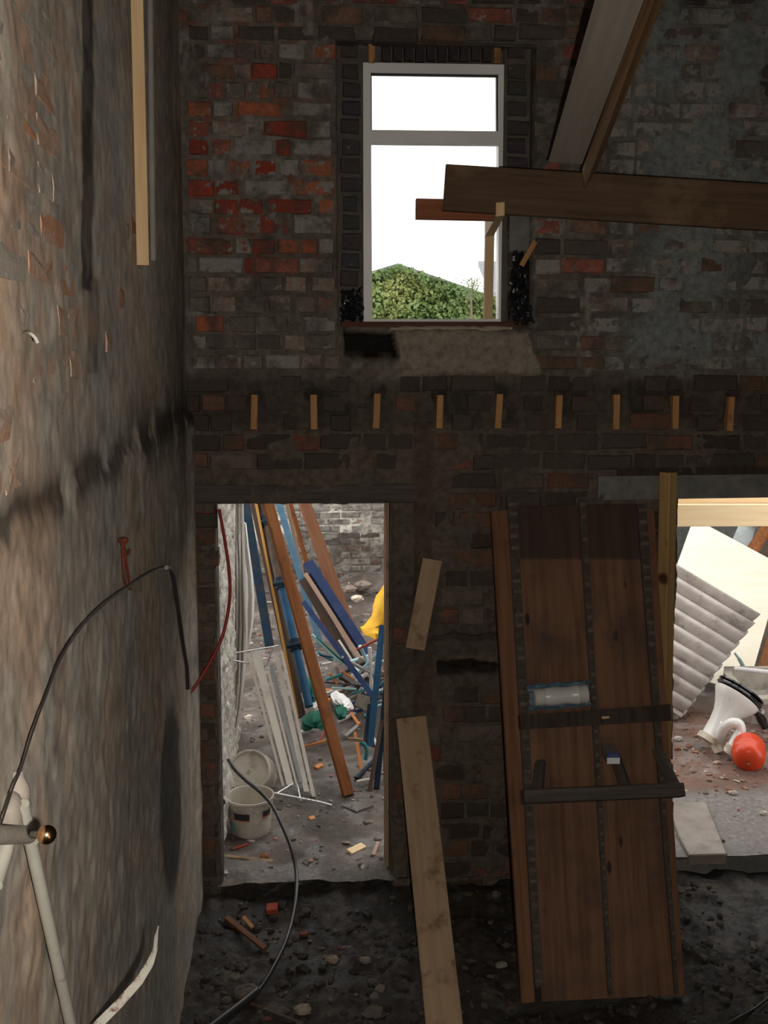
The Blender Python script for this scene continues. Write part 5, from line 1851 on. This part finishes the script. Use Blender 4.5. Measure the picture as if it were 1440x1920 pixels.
# ================================================================ THE YARD THROUGH THE WIDE OPENING
hb = on_y(1236, 967, 6.9)
A, B = on_y(1225, 967, 6.9), on_y(1620, 966, 6.9)
timber('trestle_beam', A, B, .160, .05, 'pine_bright', face=(0, -1, 0), label='bright new pine beam across the top of the wide opening', cat='beam')
A, B = on_y(1225, 937, 6.96), on_y(1620, 936, 6.96)
timber('trestle_beam', A, B, .062, .10, 'pine_bright', face=(0, -1, 0), label='narrow new pine batten resting along the top of the bright beam', cat='batten')
for a in (1245, 1560):
    q = on_y(a, 990, 6.96)
    timber('trestle_leg', (q.x, 6.96, gz(q.x, 6.96)), (q.x, 6.96, q.z), .09, .05, 'pine', face=(0, -1, 0), label='pine leg holding up the %s end of the bright beam' % ('near' if a < 1300 else 'far'), cat='post')

# plywood sheet and the brown panel behind it: leaning back, turned in their plane
E1, E2, E3 = on_z(1400, 1297, .01), on_y(1452, 1105, 8.45), on_y(1318, 984, 8.9)
pn = (E2 - E1).cross(E3 - E1).normalized()
if pn.y > 0:
    pn = -pn
pl = lambda x, y, o=0.0: on_plane(x, y, E1 + pn * o, pn)


def slab_px(name, poly, off, th, mat, label, cat, parent=None):
    q = [pl(a, b, off) for a, b in poly]
    n = len(q)
    vs = q + [p - pn * th for p in q]
    fs = [tuple(range(n)), tuple(range(2 * n - 1, n - 1, -1))] + [(i, i + n, (i + 1) % n + n, (i + 1) % n) for i in range(n)]
    m = MB().add(vs, fs)
    o = obj(name, m, mat)
    bm_fix(o.data)
    return tag(o, label, cat)


slab_px('plywood_sheet', [(1400, 1300), (1462, 1082), (1470, 1062), (1332, 988), (1310, 975), (1296, 985), (1205, 1240)], 0, .02, 'ply', 'large pale plywood sheet leaning behind the corrugated sheets', 'plywood')
slab_px('brown_fibreboard', [(1404, 1305), (1530, 1380), (1620, 1150), (1475, 1075)], -.03, .03, 'ply_edge', 'dark red-brown panel leaning beside the plywood sheet', 'panel')
slab_px('brown_board', [(1398, 1030), (1428, 985), (1405, 960), (1440, 940), (1470, 960), (1460, 1080)], -.12, .05, 'wood_orange', 'orange-brown board showing above the plywood sheet', 'board')
slab_px('brown_board', [(1424, 1035), (1450, 990), (1480, 1000), (1470, 1085)], -.06, .03, 'wood_black', 'darker board overlapping the orange-brown board', 'board')
slab_px('grey_sheet', [(1368, 1025), (1385, 985), (1392, 960), (1425, 960), (1405, 1030)], -.22, .03, 'zinc', 'grey metal sheet end showing above the plywood sheet', 'metal sheet')

# corrugated sheets
C1, C2, C3 = on_y(1420, 1152, 7.66), on_z(1272, 1345, .03), on_y(1262, 1058, 7.85)
al = (C3 - C1)
ac = (C2 - C1)
La, Lc = al.length * 1.35, ac.length
al.normalize()
cn = al.cross(ac).normalized()
if cn.y > 0:
    cn = -cn
ac = (ac - al * ac.dot(al) * .0).normalized()
NW = 9
for s in range(5):
    vs, fs = [], []
    nx, nl = NW * 10, 3
    o_ = -s * .042 * cn - al * (.012 * s + random.uniform(-.012, .012)) + ac * (.012 * s)
    for l_ in range(nl + 1):
        for i in range(nx + 1):
            u = i / nx
            wv = .040 * (2 * abs(math.cos(u * NW * math.pi)) ** .8 - 1)
            vs.append(C1 + o_ + al * (La * l_ / nl) + ac * (Lc * u) + cn * wv)
    for l_ in range(nl):
        for i in range(nx):
            a = l_ * (nx + 1) + i
            fs.append((a, a + 1, a + nx + 2, a + nx + 1))
    o = obj('corrugated_sheet', MB().add(vs, fs), 'asbestos', smooth=True)
    md = o.modifiers.new('thick', 'SOLIDIFY')
    md.thickness = .008
    tag(o, ['outermost', 'second', 'third', 'fourth', 'hindmost'][s] + ' corrugated grey roof sheet of the leaning stack, counted from the front', 'roof sheet', 'leaning stack of corrugated roof sheets')
m = MB().tube([on_y(a, b, 7.85) for a, b in ((1377, 1224), (1386, 1236), (1394, 1252), (1399, 1272))], [.010, .016, .018, .015], 8, smooth=4)
tag(obj('plastic_strip', m, 'pale_teal', smooth=True), 'pale plastic strip hanging below the corrugated sheets', 'strip')

# toilet
ty = gy(1328, 1400)
toi = empty('toilet', on_y(1330, 1400, ty), 'white ceramic toilet pan with a black seat, tipped over on the gravel', 'toilet')
b0 = on_y(1328, 1388, ty - .05)
r0 = on_y(1381, 1305, ty + .02)
axis_ = (r0 - b0)
Lt = axis_.length
axis_.normalize()
long_ = (on_y(1430, 1326, ty + .10) - on_y(1340, 1286, ty - .02))
long_ = (long_ - axis_ * long_.dot(axis_)).normalized()
wide_ = axis_.cross(long_)


def oval(c, a, b, n=28, tilt=0.0, egg=0.0):
    out = []
    for k in range(n):
        t = 2 * math.pi * k / n
        x = math.cos(t) * a
        out.append(c + long_ * (x + egg * a * (1 - math.cos(t) ** 2)) + wide_ * (math.sin(t) * b * (1 - .12 * math.cos(t))) + axis_ * (tilt * x))
    return out


rings = []
for s, sh, a, b in ((0, .005, .070, .085), (.03, .005, .070, .085), (.08, .0, .058, .072), (.35, -.005, .060, .070), (.55, .0, .080, .080), (.70, .012, .115, .105), (.84, .018, .150, .135), (.93, .018, .172, .155), (1.0, .018, .178, .160), (1.02, .018, .170, .152), (1.0, .018, .140, .122), (.85, .016, .105, .09), (.7, .012, .05, .05)):
    rings.append(oval(b0 + axis_ * (Lt * s) + long_ * sh, a, b))
obj('pan', MB().sections(rings), 'ceramic', toi, smooth=True)
obj('foot', MB().sections([oval(b0 - axis_ * .012, .070, .086), oval(b0 - axis_ * .012, .074, .090), oval(b0 + axis_ * .030, .073, .088), oval(b0 + axis_ * .034, .066, .08)]), 'ceramic_foot', toi, smooth=True)
tp = [on_y(a, b, y) for a, b, y in ((1347, 1386, ty - .08), (1352, 1378, ty - .12), (1360, 1364, ty - .16), (1372, 1356, ty - .19), (1385, 1358, ty - .21), (1388, 1370, ty - .22), (1381, 1386, ty - .23), (1371, 1404, ty - .24), (1366, 1412, ty - .24))]
obj('trap', MB().tube(tp, [.036, .036, .036, .037, .038, .038, .038, .038, .040], 16, smooth=4), 'ceramic', toi, smooth=True)
obj('spigot', MB().tube([on_y(1374, 1398, ty - .24), on_y(1367, 1410, ty - .24)], .044, 16), 'ceramic_foot', toi, smooth=True)
obj('outlet', MB().tube([on_y(1341, 1396, ty - .10), on_y(1348, 1412, ty - .14)], .036, 14), 'ceramic_foot', toi, smooth=True)
sc_ = b0 + axis_ * (Lt * 1.05) + long_ * .02
obj('seat', MB().sections([oval(sc_, .175, .158), oval(sc_ + axis_ * .008, .186, .168), oval(sc_ + axis_ * .020, .182, .164), oval(sc_ + axis_ * .024, .160, .142)]), 'black_seat', toi, smooth=True)
sc2 = sc_ + axis_ * .030
obj('lid', MB().sections([oval(sc2, .170, .150), oval(sc2 + axis_ * .004, .186, .166), oval(sc2 + axis_ * .016, .182, .162), oval(sc2 + axis_ * .022, .150, .13)]), 'black_seat', toi, smooth=True)
hq = sc_ + long_ * .19
obj('hinge', MB().tube([hq - wide_ * .08, hq + wide_ * .08], .016, 10), 'steel', toi, smooth=True)
m = MB().tube([hq + long_ * .02 - axis_ * .01, hq + long_ * .10 - axis_ * .03, hq + long_ * .17 - axis_ * .06], [.03, .035, .028], 12, smooth=3)
obj('flush_collar', m, 'black_seat', toi, smooth=True)

# red vessel
vc = on_z(1404, 1411, .112)
vy = vc.y
va = Vector((-.38, -.80, -.22)).normalized()
ve = empty('pressure_vessel', (vc.x, vc.y, 0), 'round orange-red pressure vessel lying beside the toilet', 'vessel')
rm = va.to_track_quat('Z', 'Y').to_matrix().to_4x4()
rm.translation = vc
Rv = .108
prof = [(.01, -.145), (.05, -.138), (.085, -.115), (Rv, -.07), (Rv, -.012), (Rv + .004, -.008), (Rv + .004, .006), (Rv, .010), (Rv, .05), (.100, .078), (.082, .098), (.055, .112), (.02, .118)]
obj('vessel_body', MB().lathe(prof, rm, 32), 'vessel', ve, smooth=True)
obj('valve', MB().lathe([(.013, .112), (.012, .128), (.008, .13), (.007, .142), (.002, .143)], rm, 12), 'brass', ve, smooth=True)

# stone sink
SKD = .36
sn = empty('stone_sink', on_z(1440, 1330, 0), 'grey stone trough sink standing behind the toilet', 'sink')
x0, x1 = on_y(1394, 1272, 6.75 + SKD).x, on_y(1394, 1272, 6.75 + SKD).x + .50
zt_ = on_y(1410, 1282, 6.8 + SKD).z


def rr_ring(x0, x1, y0, y1, z, tilt=.06):
    y0, y1 = y0 + SKD, y1 + SKD
    pts_ = [(x0 + .03, y0), (x1, y0), (x1, y1), (x0 + .05, y1), (x0, y1 - .1), (x0, y0 + .06)]
    return [Vector((x, y, z - tilt * (y1 - y) / .4 + .02 * (x1 - x))) for x, y in pts_]


rg = [rr_ring(x0 + .06, x1, 6.78, 7.14, .0, 0), rr_ring(x0 + .03, x1, 6.70, 7.18, zt_ - .05), rr_ring(x0, x1, 6.66, 7.20, zt_ - .04), rr_ring(x0, x1, 6.66, 7.20, zt_), rr_ring(x0 + .05, x1 - .05, 6.71, 7.15, zt_), rr_ring(x0 + .08, x1 - .06, 6.76, 7.10, zt_ - .16)]
obj('sink_body', MB().sections(rg), 'stoneware', sn)
m = MB().tube([Vector((x0 + .08, 7.08 + SKD, zt_ + .03)), Vector((x0 + .30, 6.95 + SKD, zt_ + .035))], .018, 10)
tag(obj('pipe_offcut', m, 'white_pipe', smooth=True), 'white pipe offcut lying across the stone sink', 'pipe')

# paving slab on the step
def slab(poly, z0, z1, name, label):
    q0 = [on_z(a, b, z1) for a, b in poly]
    n = len(q0)
    q1 = [Vector((p.x, p.y, z0)) for p in q0]
    fs = [tuple(range(n)), tuple(range(2 * n - 1, n - 1, -1))] + [(i, i + n, (i + 1) % n + n, (i + 1) % n) for i in range(n)]
    o = obj(name, MB().add(q0 + q1, fs), 'slab')
    bm_fix(o.data)
    bv = o.modifiers.new('worn', 'BEVEL')
    bv.width = .006
    return tag(o, label, 'slab')


slab([(1250, 1502), (1325, 1504), (1364, 1601), (1292, 1603), (1272, 1565)], -.035, .03, 'paving_slab', 'wet brown paving slab laid at the edge of the wide opening')

# ================================================================ BEYOND THE YARD, THROUGH THE WINDOW
hs = empty('ivy_house', on_y(760, 560, 20) - Vector((0, 0, 3.6)), 'ivy covered gable end of a house beyond the yard', 'house')
Yh = 20.0
gp = [on_y(540, 590, Yh), on_y(560, 556, Yh), on_y(745, 500, Yh), on_y(880, 547, Yh), on_y(990, 585, Yh)]
gp = [Vector((p.x, p.y, p.z)) for p in gp]
bot = [Vector((gp[0].x, Yh, 0)), Vector((gp[-1].x, Yh, 0))]
poly = [bot[0], bot[1]] + [gp[4], gp[3], gp[2], gp[1], gp[0]]
bkp = [p + Vector((0, 6, 0)) for p in poly]
n = len(poly)
fs = [tuple(range(n)), tuple(range(2 * n - 1, n - 1, -1))] + [(i, i + n, (i + 1) % n + n, (i + 1) % n) for i in range(n)]
o = obj('wall', MB().add(poly + bkp, fs), 'ivy_wall', hs)
bm_fix(o.data)
for a, b in ((gp[1] + Vector((-.6, 0, -.2)), gp[2]), (gp[2], gp[4] + Vector((.3, 0, -.1)))):
    q = [a + Vector((0, -.10, .0)), b + Vector((0, -.10, .0)), b + Vector((0, -.10, .06)), a + Vector((0, -.10, .06))]
    obj('roof_slope', MB().hexa(q + [p + Vector((0, 6.4, 0)) for p in q]), 'slate', hs)
iv, ivf = [], []
rl = random.Random(9)


def gable_top(x):
    t = [p for p in (gp[0], gp[1], gp[2], gp[3], gp[4])]
    for a, b in zip(t[:-1], t[1:]):
        if a.x <= x <= b.x:
            return a.z + (b.z - a.z) * (x - a.x) / (b.x - a.x)
    return t[0].z


for i in range(9000):
    x = rl.uniform(on_y(640, 560, Yh).x, on_y(985, 560, Yh).x)
    zt_ = gable_top(x) + .02
    z = rl.uniform(2.6, zt_)
    bul = .25 * math.sin(x * 3.1 + z * 2.2) * math.sin(z * 4.3 - x) + .2
    c = Vector((x, Yh - .05 - rl.random() * .22 - max(bul, 0) * .5, z))
    s = rl.uniform(.03, .065)
    a = Vector((rl.uniform(-1, 1), rl.uniform(-.8, .2), rl.uniform(-1, .6))).normalized()
    b = a.cross(Vector((rl.uniform(-1, 1), rl.uniform(-1, 1), rl.uniform(-1, 1)))).normalized()
    k = len(iv)
    iv += [c - a * s, c + b * s * .7, c + a * s, c - b * s * .7]
    ivf.append((k, k + 1, k + 2, k + 3))
iv_o = obj('ivy_leaves', MB().add(iv, ivf), 'ivy', hs, kind='stuff')
tw = empty('twiggy_shrub', on_y(880, 590, 18) - Vector((0, 0, 3.2)), 'twiggy shrub standing in front of the ivy covered gable', 'shrub')
m = MB()
bs = on_y(884, 600, 18)
bs.z = 0
m.tube([bs, on_y(884, 575, 18), on_y(882, 548, 18)], [.03, .02, .012], 6)
for (a, b, c, d) in ((883, 555, 876, 530), (883, 550, 890, 524), (884, 560, 898, 535), (882, 565, 868, 545), (884, 556, 884, 520), (886, 548, 894, 530)):
    m.tube([on_y(a, b, 18), on_y((a + c) / 2 + 1, (b + d) / 2, 18.05), on_y(c, d, 18.1)], .008, 5)
obj('branches', m, 'twig', tw)
lv, lf = [], []
for i in range(260):
    c = on_y(rl.gauss(884, 11), rl.uniform(522, 560), 18 + rl.uniform(-.2, .2))
    s = rl.uniform(.015, .03)
    a = Vector((rl.uniform(-1, 1), rl.uniform(-1, 1), rl.uniform(-1, 1))).normalized()
    b = a.orthogonal().normalized()
    k = len(lv)
    lv += [c - a * s, c + b * s * .6, c + a * s, c - b * s * .6]
    lf.append((k, k + 1, k + 2, k + 3))
obj('leaves', MB().add(lv, lf), 'ivy', tw, kind='stuff')
sh_ = empty('far_house', (on_y(950, 520, 28).x + 1.2, 28, 0), 'slate roofed house far behind the ivy gable, at the window edge', 'house')
a, b = on_y(926, 545, 28), on_y(1010, 488, 28)
obj('wall', MB().box(a.x, b.x + 1.5, 28, 33, 0, a.z), 'stoneware', sh_)
q = [Vector((a.x - .1, 27.8, a.z - .05)), Vector((b.x + 1.6, 27.8, a.z - .05)), Vector((b.x + 1.6, 30.5, b.z + .18)), Vector((a.x + .02, 30.5, b.z + .18))]
obj('roof', MB().hexa(q + [p + Vector((0, .05, -.12)) for p in q]), 'slate', sh_)
